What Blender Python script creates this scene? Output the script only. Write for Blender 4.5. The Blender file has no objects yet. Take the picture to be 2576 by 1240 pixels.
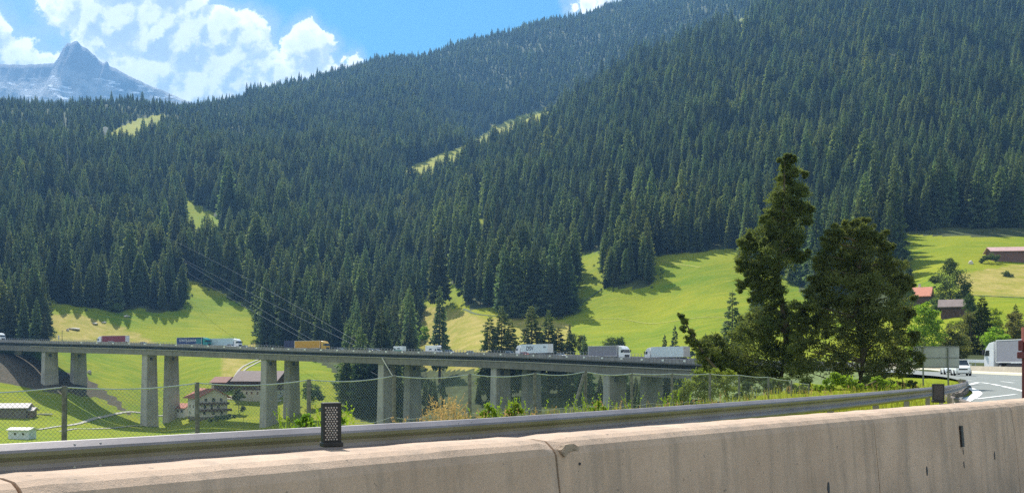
import bpy, bmesh, math, random
import numpy as np
from mathutils import Vector, Matrix, noise

# ------------------------------------------------------------------ camera, world, sun
sc = bpy.context.scene
COL = sc.collection
F, CX, HY, EYE = 2600.0, 1288.0, 922.0, 1.30      # photo measured on a 2576 x 1240 grid

cam = bpy.data.objects.new('camera', bpy.data.cameras.new('camera'))
COL.objects.link(cam)
cam.location = (0, 0, EYE)
cam.rotation_euler = (math.radians(90), 0, 0)
cam.data.sensor_width = 36.0
cam.data.lens = 36.0 * F / 2576.0
cam.data.shift_y = (HY - 620.0) / 2576.0
cam.data.clip_start = 0.05
cam.data.clip_end = 60000
sc.camera = cam

SUN_EL, SUN_AZ = math.radians(50), math.radians(-22)     # azimuth from +Y (ahead) towards -X (left)
sun_dir = Vector((math.sin(SUN_AZ) * math.cos(SUN_EL), math.cos(SUN_AZ) * math.cos(SUN_EL), math.sin(SUN_EL)))
sd = bpy.data.lights.new('sun', 'SUN')
sd.energy = 5.0
sd.angle = math.radians(0.5)
sd.color = (1.0, 0.955, 0.87)
sun = bpy.data.objects.new('sun', sd)
COL.objects.link(sun)
sun.rotation_euler = sun_dir.to_track_quat('Z', 'Y').to_euler()

sc.view_settings.view_transform = 'Standard'
sc.view_settings.look = 'None'
sc.view_settings.exposure = 0.9
sc.view_settings.gamma = 1.0
sc.render.engine = 'CYCLES'
sc.cycles.max_bounces = 6
sc.cycles.diffuse_bounces = 3
sc.cycles.transparent_max_bounces = 12
sc.cycles.volume_bounces = 0
sc.cycles.use_denoising = False


class NT:
    """small node-tree helper"""
    def __init__(self, tree):
        self.t = tree; self.n = tree.nodes; self.l = tree.links

    def add(self, typ, **kw):
        n = self.n.new(typ)
        for k, v in kw.items():
            setattr(n, k, v)
        return n

    def link(self, a, b):
        self.l.new(a, b)

    def val(self, sock, v):
        if hasattr(v, 'is_linked') or isinstance(v, bpy.types.NodeSocket):
            self.l.new(v, sock)
        else:
            sock.default_value = v

    def math(self, op, a, b=None, c=None, clamp=False):
        n = self.n.new('ShaderNodeMath'); n.operation = op; n.use_clamp = clamp
        self.val(n.inputs[0], a)
        if b is not None: self.val(n.inputs[1], b)
        if c is not None: self.val(n.inputs[2], c)
        return n.outputs[0]

    def vmath(self, op, a, b=None, s=None):
        n = self.n.new('ShaderNodeVectorMath'); n.operation = op
        self.val(n.inputs[0], a)
        if b is not None: self.val(n.inputs[1], b)
        if s is not None: self.val(n.inputs['Scale'], s)
        return n.outputs['Value'] if op in ('LENGTH', 'DOT_PRODUCT', 'DISTANCE') else n.outputs[0]

    def noise(self, vec, scale, detail=4, rough=0.55, dim='3D', lac=2.0, dist=0.0):
        n = self.n.new('ShaderNodeTexNoise'); n.noise_dimensions = dim
        if vec is not None: self.l.new(vec, n.inputs['Vector'])
        n.inputs['Scale'].default_value = scale; n.inputs['Detail'].default_value = detail
        n.inputs['Roughness'].default_value = rough; n.inputs['Lacunarity'].default_value = lac
        n.inputs['Distortion'].default_value = dist
        return n.outputs['Fac']

    def ramp(self, fac, stops):
        n = self.n.new('ShaderNodeValToRGB')
        self.val(n.inputs[0], fac)
        cr = n.color_ramp
        while len(cr.elements) < len(stops): cr.elements.new(0.5)
        for e, (p, c) in zip(cr.elements, stops):
            e.position = p
            e.color = (c[0], c[1], c[2], 1) if not isinstance(c, (int, float)) else (c, c, c, 1)
        return n.outputs[0]

    def mix(self, fac, a, b, blend='MIX'):
        n = self.n.new('ShaderNodeMix'); n.data_type = 'RGBA'; n.blend_type = blend
        self.val(n.inputs[0], fac)
        for s, v in ((n.inputs[6], a), (n.inputs[7], b)):
            if isinstance(v, (tuple, list)): s.default_value = (v[0], v[1], v[2], 1)
            else: self.l.new(v, s)
        return n.outputs[2]

    def maprange(self, v, a, b, c=0.0, d=1.0, smooth=False):
        n = self.n.new('ShaderNodeMapRange')
        if smooth: n.interpolation_type = 'SMOOTHSTEP'
        self.val(n.inputs[0], v)
        for i, x in enumerate((a, b, c, d)): n.inputs[i + 1].default_value = x
        return n.outputs[0]


# ---- sky with cumulus, laid out by world direction
world = bpy.data.worlds.new('World'); sc.world = world
world.use_nodes = True
W_ = NT(world.node_tree); W_.n.clear()
wout = W_.add('ShaderNodeOutputWorld'); bg = W_.add('ShaderNodeBackground')
W_.link(bg.outputs[0], wout.inputs[0])
sky = W_.add('ShaderNodeTexSky', sky_type='NISHITA')
sky.sun_disc = False
sky.sun_elevation = SUN_EL
sky.sun_rotation = SUN_AZ
sky.altitude = 1300; sky.air_density = 1.0; sky.dust_density = 0.6; sky.ozone_density = 2.0
SKYK = 0.115
bg.inputs['Strength'].default_value = 1.0
tc = W_.add('ShaderNodeTexCoord')
sep = W_.add('ShaderNodeSeparateXYZ'); W_.link(tc.outputs['Generated'], sep.inputs[0])
yy = W_.math('MAXIMUM', sep.outputs[1], 0.05)
uu = W_.math('DIVIDE', sep.outputs[0], yy)
vv = W_.math('DIVIDE', sep.outputs[2], yy)
cmb = W_.add('ShaderNodeCombineXYZ'); W_.link(uu, cmb.inputs[0]); W_.link(vv, cmb.inputs[1])
P0 = cmb.outputs[0]
# cloud heaps: azimuth/elevation tangents of their centres, radius
LOBES = [(235, 40, 85), (170, 20, 70), (560, 250, 120), (440, 260, 110), (120, 190, 70), (30, 150, 80), (-60, 120, 110), (215, 170, 80), (300, 60, 120), (390, 80, 130), (470, 110, 115), (545, 95, 80), (585, 60, 50), (622, 95, 55), (575, 190, 130),
         (640, 110, 48), (660, 175, 62), (700, 235, 95), (768, 128, 58), (798, 108, 34), (735, 118, 34), (800, 200, 68), (850, 225, 65),
         (400, 200, 140), (300, 200, 110), (245, 110, 60), (480, 20, 60), (430, -40, 90), (300, -60, 120), (180, -140, 120),
         (895, 172, 22), (864, 150, 11), (1480, 8, 28), (1440, 12, 12), (1540, -10, 40), (520, 240, 150), (640, 260, 120), (780, 270, 90)]
grp = bpy.data.node_groups.new('cloud_field', 'ShaderNodeTree')
grp.interface.new_socket('Vector', in_out='INPUT', socket_type='NodeSocketVector')
grp.interface.new_socket('Field', in_out='OUTPUT', socket_type='NodeSocketFloat')
grp.interface.new_socket('Lobe', in_out='OUTPUT', socket_type='NodeSocketFloat')
G = NT(grp)
gi = G.add('NodeGroupInput'); go = G.add('NodeGroupOutput')
v0 = gi.outputs[0]
nz = G.add('ShaderNodeTexNoise'); G.link(v0, nz.inputs['Vector'])
nz.inputs['Scale'].default_value = 24; nz.inputs['Detail'].default_value = 9; nz.inputs['Roughness'].default_value = 0.66
off = G.vmath('SUBTRACT', nz.outputs['Color'], (0.5, 0.5, 0.5))
off = G.vmath('SCALE', off, s=0.042)
v1 = G.vmath('ADD', v0, off)
fld = None
for (x, y, r) in LOBES:
    c = ((x - CX) / F, (HY - y) / F, 0.0)
    sepv = G.vmath('SUBTRACT', v1, c)
    flat = G.vmath('MULTIPLY', sepv, (1, 1, 0))
    d = G.vmath('LENGTH', flat)
    e = G.math('MULTIPLY_ADD', d, -F / r, 1.0)
    e = G.math('MULTIPLY', e, (r / 100.0) ** 0.5)
    fld = e if fld is None else G.math('SMOOTH_MAX', fld, e, 0.12)
n1 = G.noise(v0, 16, 8, 0.6)
n2 = G.noise(v0, 55, 6, 0.65)
vor = G.add('ShaderNodeTexVoronoi', feature='SMOOTH_F1'); G.link(v1, vor.inputs['Vector'])
vor.inputs['Scale'].default_value = 34; vor.inputs['Smoothness'].default_value = 0.35
try:
    vor.inputs['Detail'].default_value = 2.0; vor.inputs['Roughness'].default_value = 0.6
except Exception:
    pass
tot = G.math('MULTIPLY_ADD', n1, 0.55, fld)
tot = G.math('ADD', tot, G.math('MULTIPLY', n2, 0.14))
tot = G.math('MULTIPLY_ADD', vor.outputs['Distance'], -0.38, tot)
vor2 = G.add('ShaderNodeTexVoronoi', feature='SMOOTH_F1'); G.link(v1, vor2.inputs['Vector'])
vor2.inputs['Scale'].default_value = 85; vor2.inputs['Smoothness'].default_value = 0.3
tot = G.math('MULTIPLY_ADD', vor2.outputs['Distance'], -0.22, tot)
tot = G.math('ADD', tot, 0.20)
G.link(tot, go.inputs[0]); G.link(fld, go.inputs[1])


def cloud(vec):
    n = W_.add('ShaderNodeGroup'); n.node_tree = grp
    W_.link(vec, n.inputs[0]); return n.outputs[0], n.outputs[1]


f0, lobe0 = cloud(P0)
f1, _ = cloud(W_.vmath('ADD', P0, (-0.004, 0.010, 0.0)))
front = W_.math('GREATER_THAN', sep.outputs[1], 0.06)
dens = W_.maprange(f0, -0.03, 0.13, 0, 1, True)
mist = W_.math('MULTIPLY', W_.maprange(lobe0, -0.75, 0.1, 0, 0.75, True), front)
# thin veil over the left of the sky
veilN = W_.noise(W_.vmath('MULTIPLY', P0, (1.0, 2.2, 1.0)), 5.5, 7, 0.6)
vx = W_.maprange(uu, -0.30, -0.47, 0, 1, True)
vlow = W_.maprange(vv, 0.40, 0.27, 0.35, 1.0, True)
veil = W_.math('MULTIPLY', W_.math('MULTIPLY', W_.maprange(veilN, 0.30, 0.60, 0.25, 1.0, True), vlow), vx)
lit = W_.math('SUBTRACT', f0, f1)                       # rises towards the sun = bright rim
lit = W_.maprange(lit, -0.22, 0.20, 0.0, 1.0, True)
thick = W_.maprange(f0, 0.05, 0.75, 1.0, 0.0, True)
br = W_.math('ADD', W_.math('MULTIPLY', lit, 0.72), W_.math('MULTIPLY', thick, 0.36), clamp=True)
wisp = W_.noise(P0, 60, 7, 0.62)
br = W_.math('ADD', br, W_.maprange(wisp, 0.3, 0.7, -0.09, 0.09), clamp=True)
ccol = W_.ramp(br, [(0.0, (0.33, 0.37, 0.35)), (0.28, (0.44, 0.47, 0.42)), (0.58, (0.62, 0.62, 0.54)), (0.88, (0.80, 0.79, 0.69)), (1.0, (0.95, 0.93, 0.83))])
skc = W_.vmath('SCALE', sky.outputs[0], s=SKYK)
skc = W_.vmath('MULTIPLY', skc, (0.135, 0.50, 0.56))
warm = W_.mix(W_.math('MAXIMUM', veil, mist), skc, (0.36, 0.41, 0.38))
fin = W_.mix(W_.math('MULTIPLY', dens, front), warm, ccol)
# unseen broken bright cloud, added beside and behind the view as neutral fill light
bn_ = W_.noise(W_.vmath('MULTIPLY', tc.outputs['Generated'], (1, 1, 2.2)), 2.6, 6, 0.6)
back = W_.math('MULTIPLY', W_.maprange(sep.outputs[1], 0.25, -0.15, 0, 1, True), W_.maprange(bn_, 0.42, 0.58, 0, 1, True))
back = W_.math('MULTIPLY', back, W_.maprange(sep.outputs[2], -0.02, 0.08, 0, 1))
fin = W_.mix(back, fin, (0.80, 0.78, 0.72))
lp_scale = fin
W_.link(lp_scale, bg.inputs['Color'])
world.cycles.sampling_method = 'MANUAL'
world.cycles.sample_map_resolution = 512


# ------------------------------------------------------------------ helpers
def P(x, y, D):
    """point at depth D that the photo shows at grid position x, y"""
    return Vector(((x - CX) / F * D, D, EYE + (HY - y) / F * D))


def XA(x, D):
    return (x - CX) / F * D


def new_mesh(name, verts, faces, mat=None, parent=None, smooth=False, uv=None):
    me = bpy.data.meshes.new(name)
    me.from_pydata([tuple(v) for v in verts], [], faces)
    me.update()
    if smooth:
        me.polygons.foreach_set('use_smooth', [True] * len(me.polygons))
    if mat is not None:
        me.materials.append(mat)
    o = bpy.data.objects.new(name, me)
    COL.objects.link(o)
    if parent is not None:
        o.parent = parent
    return o


class MB:
    def __init__(self):
        self.v = []; self.f = []

    def add(self, vs, fs):
        b = len(self.v)
        self.v.extend([Vector(v) for v in vs])
        self.f.extend([tuple(i + b for i in f) for f in fs])

    def box(self, c, s, M=None, taper=None):
        x, y, z = s[0] / 2, s[1] / 2, s[2] / 2
        t = taper or (1, 1)
        vs = [(-x, -y, -z), (x, -y, -z), (x, y, -z), (-x, y, -z),
              (-x * t[0], -y * t[1], z), (x * t[0], -y * t[1], z), (x * t[0], y * t[1], z), (-x * t[0], y * t[1], z)]
        vs = [Vector(v) + Vector(c) for v in vs]
        if M is not None: vs = [M @ v for v in vs]
        self.add(vs, [(0, 3, 2, 1), (4, 5, 6, 7), (0, 1, 5, 4), (1, 2, 6, 5), (2, 3, 7, 6), (3, 0, 4, 7)])

    def quad(self, a, b, c, d):
        self.add([a, b, c, d], [(0, 1, 2, 3)])

    def tri(self, a, b, c):
        self.add([a, b, c], [(0, 1, 2)])

    def tube(self, pts, r, n=6, r2=None, cap=True):
        pts = [Vector(p) for p in pts]
        m = len(pts); rings = []
        for i, p in enumerate(pts):
            t = (pts[min(i + 1, m - 1)] - pts[max(i - 1, 0)])
            t = t.normalized() if t.length > 1e-9 else Vector((0, 0, 1))
            a = t.cross(Vector((0, 0, 1)))
            if a.length < 1e-3: a = t.cross(Vector((1, 0, 0)))
            a.normalize(); b = t.cross(a)
            if callable(r): rr = r(i / max(1, m - 1))
            else: rr = r if r2 is None else r + (r2 - r) * i / max(1, m - 1)
            rings.append([p + a * math.cos(2 * math.pi * k / n) * rr + b * math.sin(2 * math.pi * k / n) * rr for k in range(n)])
        vs = [v for q in rings for v in q]; fs = []
        for i in range(m - 1):
            for k in range(n):
                fs.append((i * n + k, i * n + (k + 1) % n, (i + 1) * n + (k + 1) % n, (i + 1) * n + k))
        if cap:
            fs.append(tuple(range(n - 1, -1, -1))); fs.append(tuple((m - 1) * n + k for k in range(n)))
        self.add(vs, fs)

    def cyl(self, c, r, h, axis='Y', n=16, M=None):
        vs = []; fs = []
        for s in (-0.5, 0.5):
            for k in range(n):
                a = 2 * math.pi * k / n
                ca, sa = math.cos(a) * r, math.sin(a) * r
                p = {'Y': (ca, s * h, sa), 'X': (s * h, ca, sa), 'Z': (ca, sa, s * h)}[axis]
                vs.append(Vector(p) + Vector(c))
        if M is not None: vs = [M @ v for v in vs]
        for k in range(n): fs.append((k, (k + 1) % n, n + (k + 1) % n, n + k))
        fs.append(tuple(range(n - 1, -1, -1))); fs.append(tuple(range(n, 2 * n)))
        self.add(vs, fs)

    def prism(self, prof, y0, y1, M=None, sx=1):
        """profile in x,z extruded along y"""
        n = len(prof)
        vs = [Vector((p[0] * sx, y0, p[1])) for p in prof] + [Vector((p[0] * sx, y1, p[1])) for p in prof]
        if M is not None: vs = [M @ v for v in vs]
        fs = [(k, (k + 1) % n, n + (k + 1) % n, n + k) for k in range(n)]
        fs.append(tuple(range(n - 1, -1, -1))); fs.append(tuple(range(n, 2 * n)))
        self.add(vs, fs)

    def build(self, name, mat, parent=None, smooth=False, bevel=None):
        o = new_mesh(name, self.v, self.f, mat, parent, smooth)
        bm = bmesh.new(); bm.from_mesh(o.data)
        bmesh.ops.recalc_face_normals(bm, faces=bm.faces)
        bm.to_mesh(o.data); bm.free()
        if bevel:
            m = o.modifiers.new('b', 'BEVEL'); m.width = bevel; m.segments = 2; m.limit_method = 'ANGLE'
        return o


def tag(o, label=None, cat=None, group=None, kind=None):
    if label: o['label'] = label
    if cat: o['category'] = cat
    if group: o['group'] = group
    if kind: o['kind'] = kind
    return o


def empty(name, loc=(0, 0, 0), rz=0.0, label=None, cat=None, group=None):
    o = bpy.data.objects.new(name, None)
    o.empty_display_size = 0.1
    COL.objects.link(o)
    o.location = loc; o.rotation_euler = (0, 0, rz)
    tag(o, label, cat, group)
    return o


def copy_tree(o, parent=None):
    c = o.copy(); COL.objects.link(c); c.parent = parent
    for ch in list(o.children):
        copy_tree(ch, c)
    return c


def sweep(path, prof_fn, closed_profile=True, ups=None):
    """sweep list of (lateral,dz) along path [(x,y,z)]; lateral is to the left of travel"""
    vs = []; fs = []; m = len(path)
    for i, p in enumerate(path):
        p = Vector(p)
        a = Vector(path[max(i - 1, 0)]); b = Vector(path[min(i + 1, m - 1)])
        t = (b - a); t.z = 0; t.normalize()
        nrm = Vector((-t.y, t.x, 0))
        pr = prof_fn(i)
        n = len(pr)
        for (l, dz) in pr:
            vs.append(p + nrm * l + Vector((0, 0, dz)))
    for i in range(m - 1):
        for k in range(n if closed_profile else n - 1):
            fs.append((i * n + k, i * n + (k + 1) % n, (i + 1) * n + (k + 1) % n, (i + 1) * n + k))
    if closed_profile:
        fs.append(tuple(range(n))); fs.append(tuple((m - 1) * n + k for k in range(n - 1, -1, -1)))
    return vs, fs


def resample(pts, step):
    pts = [Vector(p) for p in pts]
    # catmull-rom then even spacing
    dense = []
    for i in range(len(pts) - 1):
        p0 = pts[max(i - 1, 0)]; p1 = pts[i]; p2 = pts[i + 1]; p3 = pts[min(i + 2, len(pts) - 1)]
        for k in range(24):
            t = k / 24.0
            dense.append(0.5 * ((2 * p1) + (-p0 + p2) * t + (2 * p0 - 5 * p1 + 4 * p2 - p3) * t * t + (-p0 + 3 * p1 - 3 * p2 + p3) * t ** 3))
    dense.append(pts[-1])
    out = [dense[0].copy()]; acc = 0.0
    for i in range(1, len(dense)):
        a, b = dense[i - 1], dense[i]; L = (b - a).length
        while acc + L >= step:
            q = (step - acc) / L
            a = a + (b - a) * q
            out.append(a.copy()); L = (b - a).length; acc = 0.0
        acc += L
    if (out[-1] - dense[-1]).length > step * 0.3: out.append(dense[-1].copy())
    return out


# ------------------------------------------------------------------ materials
MATS = {}


def mat(name, base, rough=0.7, metal=0.0, var=0.12, scale=3.0, bump=0.0, bscale=20.0, spec=0.5, coord='Object', dirt=0.0, emit=None):
    m = bpy.data.materials.new(name); m.use_nodes = True
    T = NT(m.node_tree); bs = m.node_tree.nodes['Principled BSDF']
    t = T.add('ShaderNodeTexCoord')
    n = T.noise(t.outputs[coord], scale, 5, 0.6)
    lo = tuple(max(0, c * (1 - var)) for c in base); hi = tuple(min(1, c * (1 + var)) for c in base)
    col = T.ramp(n, [(0.3, lo), (0.7, hi)])
    if dirt:
        n2 = T.noise(t.outputs[coord], scale * 0.35, 6, 0.7)
        col = T.mix(T.maprange(n2, 0.5, 0.72, 0, dirt), col, tuple(c * 0.45 for c in base))
    T.link(col, bs.inputs['Base Color'])
    bs.inputs['Roughness'].default_value = rough
    bs.inputs['Metallic'].default_value = metal
    bs.inputs['Specular IOR Level'].default_value = spec
    if bump:
        bn = T.add('ShaderNodeBump'); bn.inputs['Strength'].default_value = bump; bn.inputs['Distance'].default_value = 0.02
        T.link(T.noise(t.outputs[coord], bscale, 6, 0.65), bn.inputs['Height'])
        T.link(bn.outputs[0], bs.inputs['Normal'])
    MATS[name] = m
    return m


def foliage(name, c1, c2, trans=0.35, rough=0.75, per_obj=0.35, nscale=0.6, tcol=None):
    m = bpy.data.materials.new(name); m.use_nodes = True
    T = NT(m.node_tree); T.n.clear()
    out = T.add('ShaderNodeOutputMaterial')
    oi = T.add('ShaderNodeObjectInfo'); t = T.add('ShaderNodeTexCoord')
    n = T.noise(t.outputs['Object'], nscale, 4, 0.7)
    col = T.mix(T.maprange(n, 0.32, 0.68), c1, c2)
    k = T.maprange(oi.outputs['Random'], 0, 1, 1 - per_obj, 1 + per_obj)
    col = T.vmath('SCALE', col, s=k)
    reg = T.noise(oi.outputs['Location'], 0.012, 3, 0.6)
    col = T.mix(T.maprange(reg, 0.38, 0.62, 0, 0.55), col, T.vmath('MULTIPLY', col, (1.75, 1.5, 1.05)))
    hue = T.add('ShaderNodeHueSaturation')
    T.link(col, hue.inputs['Color'])
    T.link(T.maprange(T.math('FRACT', T.math('MULTIPLY', oi.outputs['Random'], 7.31)), 0, 1, 0.475, 0.525), hue.inputs['Hue'])
    d = T.add('ShaderNodeBsdfPrincipled'); d.inputs['Roughness'].default_value = rough
    d.inputs['Specular IOR Level'].default_value = 0.25
    T.link(hue.outputs[0], d.inputs['Base Color'])
    tr = T.add('ShaderNodeBsdfTranslucent')
    tc_ = T.vmath('MULTIPLY', hue.outputs[0], tcol or (1.5, 1.6, 0.7))
    T.link(tc_, tr.inputs['Color'])
    mx = T.add('ShaderNodeMixShader'); mx.inputs[0].default_value = trans
    T.link(d.outputs[0], mx.inputs[1]); T.link(tr.outputs[0], mx.inputs[2])
    T.link(mx.outputs[0], out.inputs[0])
    MATS[name] = m
    return m


M_spruce = foliage('spruce_needles', (0.042, 0.068, 0.045), (0.118, 0.155, 0.082), 0.50, per_obj=0.6, tcol=(1.9, 2.0, 0.95))
M_larch = foliage('larch_needles', (0.075, 0.115, 0.055), (0.15, 0.18, 0.08), 0.45, per_obj=0.35, tcol=(1.9, 2.0, 0.85))
M_pine = foliage('pine_needles', (0.064, 0.086, 0.038), (0.155, 0.18, 0.075), 0.5, per_obj=0.1, nscale=0.9, tcol=(1.4, 1.35, 0.7))
M_broad = foliage('broad_leaves', (0.05, 0.085, 0.03), (0.09, 0.13, 0.045), 0.35, per_obj=0.25)
M_bright = foliage('bright_leaves', (0.10, 0.17, 0.025), (0.22, 0.30, 0.05), 0.45, per_obj=0.15)
M_grass = foliage('grass_blades', (0.12, 0.17, 0.03), (0.22, 0.24, 0.05), 0.45, per_obj=0.1)
M_straw = foliage('dry_stalks', (0.25, 0.18, 0.10), (0.42, 0.33, 0.19), 0.4, per_obj=0.1, tcol=(1.2, 1.1, 0.8))
M_bark = mat('bark', (0.085, 0.065, 0.05), 0.9, var=0.4, scale=2)
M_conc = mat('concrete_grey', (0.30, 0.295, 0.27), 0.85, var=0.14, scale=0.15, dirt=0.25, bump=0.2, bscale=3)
M_pier = mat('pier_concrete', (0.34, 0.335, 0.31), 0.85, var=0.12, scale=0.2, dirt=0.2)
M_edge = mat('parapet_grey', (0.27, 0.25, 0.26), 0.8, var=0.2, scale=0.5)
M_dark = mat('dark_shade_and_openings', (0.07, 0.075, 0.08), 0.85, var=0.2, scale=0.3)
M_ledge = mat('pale_ledge', (0.42, 0.40, 0.36), 0.8, var=0.15, scale=0.3)
M_steel = mat('galvanised_steel', (0.40, 0.41, 0.42), 0.5, 0.5, var=0.1, scale=6)
M_asph_far = mat('deck_asphalt', (0.14, 0.135, 0.14), 0.85, var=0.15, scale=0.2)
M_glass = mat('window_glass', (0.02, 0.025, 0.03), 0.08, 0.0, var=0.1, spec=0.8)
M_tyre = mat('tyre_rubber', (0.02, 0.02, 0.022), 0.85)
M_white = mat('white_paint', (0.78, 0.79, 0.80), 0.35, var=0.04, scale=1)
M_lamp = mat('headlamp_glass', (0.85, 0.86, 0.88), 0.1, var=0.02)
M_chas = mat('chassis_black', (0.03, 0.03, 0.035), 0.6)
M_marker = mat('white_marker', (0.80, 0.80, 0.78), 0.5, var=0.03)


def paint(name, c, rough=0.35, var=0.05):
    return MATS.get(name) or mat(name, c, rough, var=var, scale=0.8)


# ------------------------------------------------------------------ terrain
# columns at grid x; each a list of (depth, grid y) of the bare ground the photo shows or hides
EDGE = [(-700, 16), (160, 17.5), (500, 19.6), (990, 22.9), (1472, 28.6), (1690, 33), (1785, 37), (1985, 60), (2100, 84), (2250, 105), (2400, 140), (2600, 170), (3400, 170)]
COLS = {
    -700: [(60, 1300), (150, 1190), (300, 1130), (400, 1010), (470, 880), (520, 830), (600, 780), (700, 660), (850, 540), (1050, 430), (1300, 330), (1600, 240), (2000, 270), (3000, 500)],
    0: [(60, 1420), (120, 1260), (200, 1170), (300, 1128), (360, 1098), (420, 1048), (450, 985), (470, 940), (495, 890), (550, 865), (600, 815), (700, 690), (850, 565), (1050, 455), (1300, 350), (1600, 258), (2000, 285), (3000, 500)],
    150: [(60, 1420), (120, 1260), (200, 1170), (300, 1128), (360, 1102), (420, 1060), (450, 1010), (470, 972), (487, 940), (520, 900), (560, 850), (600, 800), (640, 752), (700, 690), (850, 572), (1050, 465), (1300, 358), (1600, 268), (2000, 290), (3000, 500)],
    300: [(60, 1400), (120, 1260), (200, 1170), (300, 1128), (360, 1108), (420, 1085), (449, 1058), (480, 1010), (500, 975), (540, 920), (570, 880), (610, 830), (645, 785), (700, 725), (850, 600), (1050, 485), (1300, 375), (1600, 300), (1800, 272), (2100, 295), (3000, 500)],
    400: [(60, 1390), (120, 1255), (200, 1170), (300, 1130), (360, 1115), (430, 1086), (455, 1074), (500, 1020), (540, 955), (600, 868), (650, 792), (690, 735), (850, 612), (1050, 492), (1300, 388), (1600, 308), (1850, 270), (2150, 290), (3000, 480)],
    550: [(60, 1380), (120, 1250), (200, 1170), (300, 1130), (360, 1115), (420, 1080), (447, 1048), (475, 1005), (500, 968), (540, 915), (600, 855), (650, 805), (700, 752), (850, 625), (1050, 508), (1300, 402), (1700, 305), (2000, 268), (2400, 266), (2800, 330), (3600, 450)],
    650: [(60, 1370), (120, 1240), (200, 1165), (300, 1130), (360, 1112), (421, 1078), (450, 1040), (480, 1002), (520, 945), (600, 865), (660, 800), (700, 750), (850, 630), (1050, 520), (1300, 415), (1700, 310), (2100, 256), (2500, 246), (2900, 300), (3600, 420)],
    800: [(60, 1350), (120, 1220), (200, 1160), (300, 1120), (386, 1088), (420, 1055), (460, 1005), (520, 932), (600, 862), (700, 765), (850, 652), (1050, 542), (1300, 432), (1700, 312), (2200, 228), (2600, 207), (3000, 250), (3600, 380)],
    1000: [(60, 1330), (120, 1210), (200, 1155), (300, 1130), (386, 1090), (420, 1062), (480, 1005), (540, 945), (600, 885), (700, 800), (850, 692), (1050, 572), (1300, 462), (1700, 330), (2200, 212), (2700, 148), (3100, 190), (3800, 350)],
    1200: [(60, 1310), (120, 1200), (200, 1150), (300, 1120), (344, 1090), (380, 1040), (420, 985), (460, 930), (500, 880), (560, 820), (620, 760), (680, 702), (850, 590), (1050, 495), (1300, 405), (1500, 362), (1650, 385), (1900, 345), (2300, 238), (2900, 100), (3300, 140), (4000, 320)],
    1400: [(60, 1290), (120, 1190), (200, 1140), (297, 1110), (350, 1050), (400, 975), (440, 915), (480, 870), (540, 820), (600, 768), (680, 690), (850, 565), (1050, 450), (1300, 332), (1500, 270), (1650, 330), (1900, 320), (2400, 175), (3000, 54), (3400, 90), (4200, 300)],
    1600: [(60, 1270), (120, 1180), (200, 1130), (297, 1100), (350, 1030), (400, 950), (440, 905), (480, 865), (520, 820), (560, 765), (600, 700), (640, 645), (750, 545), (900, 440), (1100, 340), (1300, 250), (1500, 186), (1600, 172), (1750, 250), (2000, 235), (2500, 95), (3100, 2), (3500, 30), (4200, 250)],
    1800: [(60, 1200), (120, 1130), (200, 1110), (265, 1090), (330, 1025), (380, 950), (430, 885), (480, 815), (540, 735), (600, 655), (640, 625), (750, 525), (900, 405), (1100, 285), (1300, 182), (1500, 108), (1650, 85), (1800, 140), (2100, 130), (2600, 0), (3200, -75), (4200, 200)],
    2000: [(70, 960), (100, 975), (150, 985), (200, 1000), (250, 1030), (330, 985), (380, 930), (430, 865), (480, 795), (540, 715), (600, 645), (650, 605), (750, 520), (900, 390), (1100, 262), (1300, 150), (1600, 18), (2000, -80), (3000, -130), (4200, 100)],
    2200: [(70, 970), (110, 953), (150, 950), (200, 945), (250, 930), (300, 890), (380, 850), (430, 790), (480, 720), (540, 640), (590, 592), (650, 550), (750, 485), (900, 370), (1100, 235), (1300, 120), (1600, -15), (2000, -130), (3000, -200), (4200, 0)],
    2400: [(70, 972), (110, 953), (150, 938), (190, 905), (230, 868), (280, 830), (330, 795), (380, 755), (430, 705), (480, 655), (530, 612), (570, 586), (650, 540), (750, 470), (900, 350), (1100, 222), (1300, 100), (1600, -40), (2000, -160), (3000, -260), (4200, -100)],
    2600: [(70, 972), (110, 953), (150, 936), (190, 905), (230, 868), (280, 830), (330, 790), (380, 752), (430, 705), (480, 660), (530, 612), (570, 583), (650, 530), (750, 455), (900, 335), (1100, 210), (1300, 85), (1600, -60), (2000, -190), (3000, -300), (4200, -150)],
    3400: [(70, 972), (110, 953), (150, 936), (190, 900), (230, 850), (280, 800), (330, 750), (380, 700), (430, 650), (480, 600), (530, 560), (650, 480), (900, 300), (1300, 60), (2000, -230), (3000, -350), (4200, -200)],
}


def edge_d(x):
    return np.interp(x, [e[0] for e in EDGE], [e[1] for e in EDGE])


DD = np.concatenate([np.array([2.2, 3.5, 5, 7, 9, 11, 13, 15]), np.arange(17, 60, 2.0), np.arange(60, 300, 6.0), np.arange(300, 720, 5.0),
                     np.geomspace(720, 4300, 110)])
XX = np.arange(-900, 3500, 12.0)
zc = {}
for cx_, pr in COLS.items():
    e = float(edge_d(cx_))
    ds = [2.0, e]; zs = [-0.05, -0.45 if cx_ < 1900 else -0.12]
    if cx_ < 1900:
        ds += [e + 3, e + 14]; zs += [-1.3, -6.5]
    for (D, y) in pr:
        if D < e + (16 if cx_ < 1900 else 2): continue
        z = EYE + (HY - y) / F * D
        ds.append(D); zs.append(z)
    zc[cx_] = np.interp(DD, ds, zs)
keys = sorted(zc)
ZT = np.zeros((len(XX), len(DD)))
for i, x in enumerate(XX):
    k = max(1, min(len(keys) - 1, int(np.searchsorted(keys, x))))
    a, b = keys[k - 1], keys[k]
    t = min(1, max(0, (x - a) / (b - a)))
    t = t * 0.5 + (t * t * (3 - 2 * t)) * 0.5
    ZT[i] = zc[a] * (1 - t) + zc[b] * t
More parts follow.
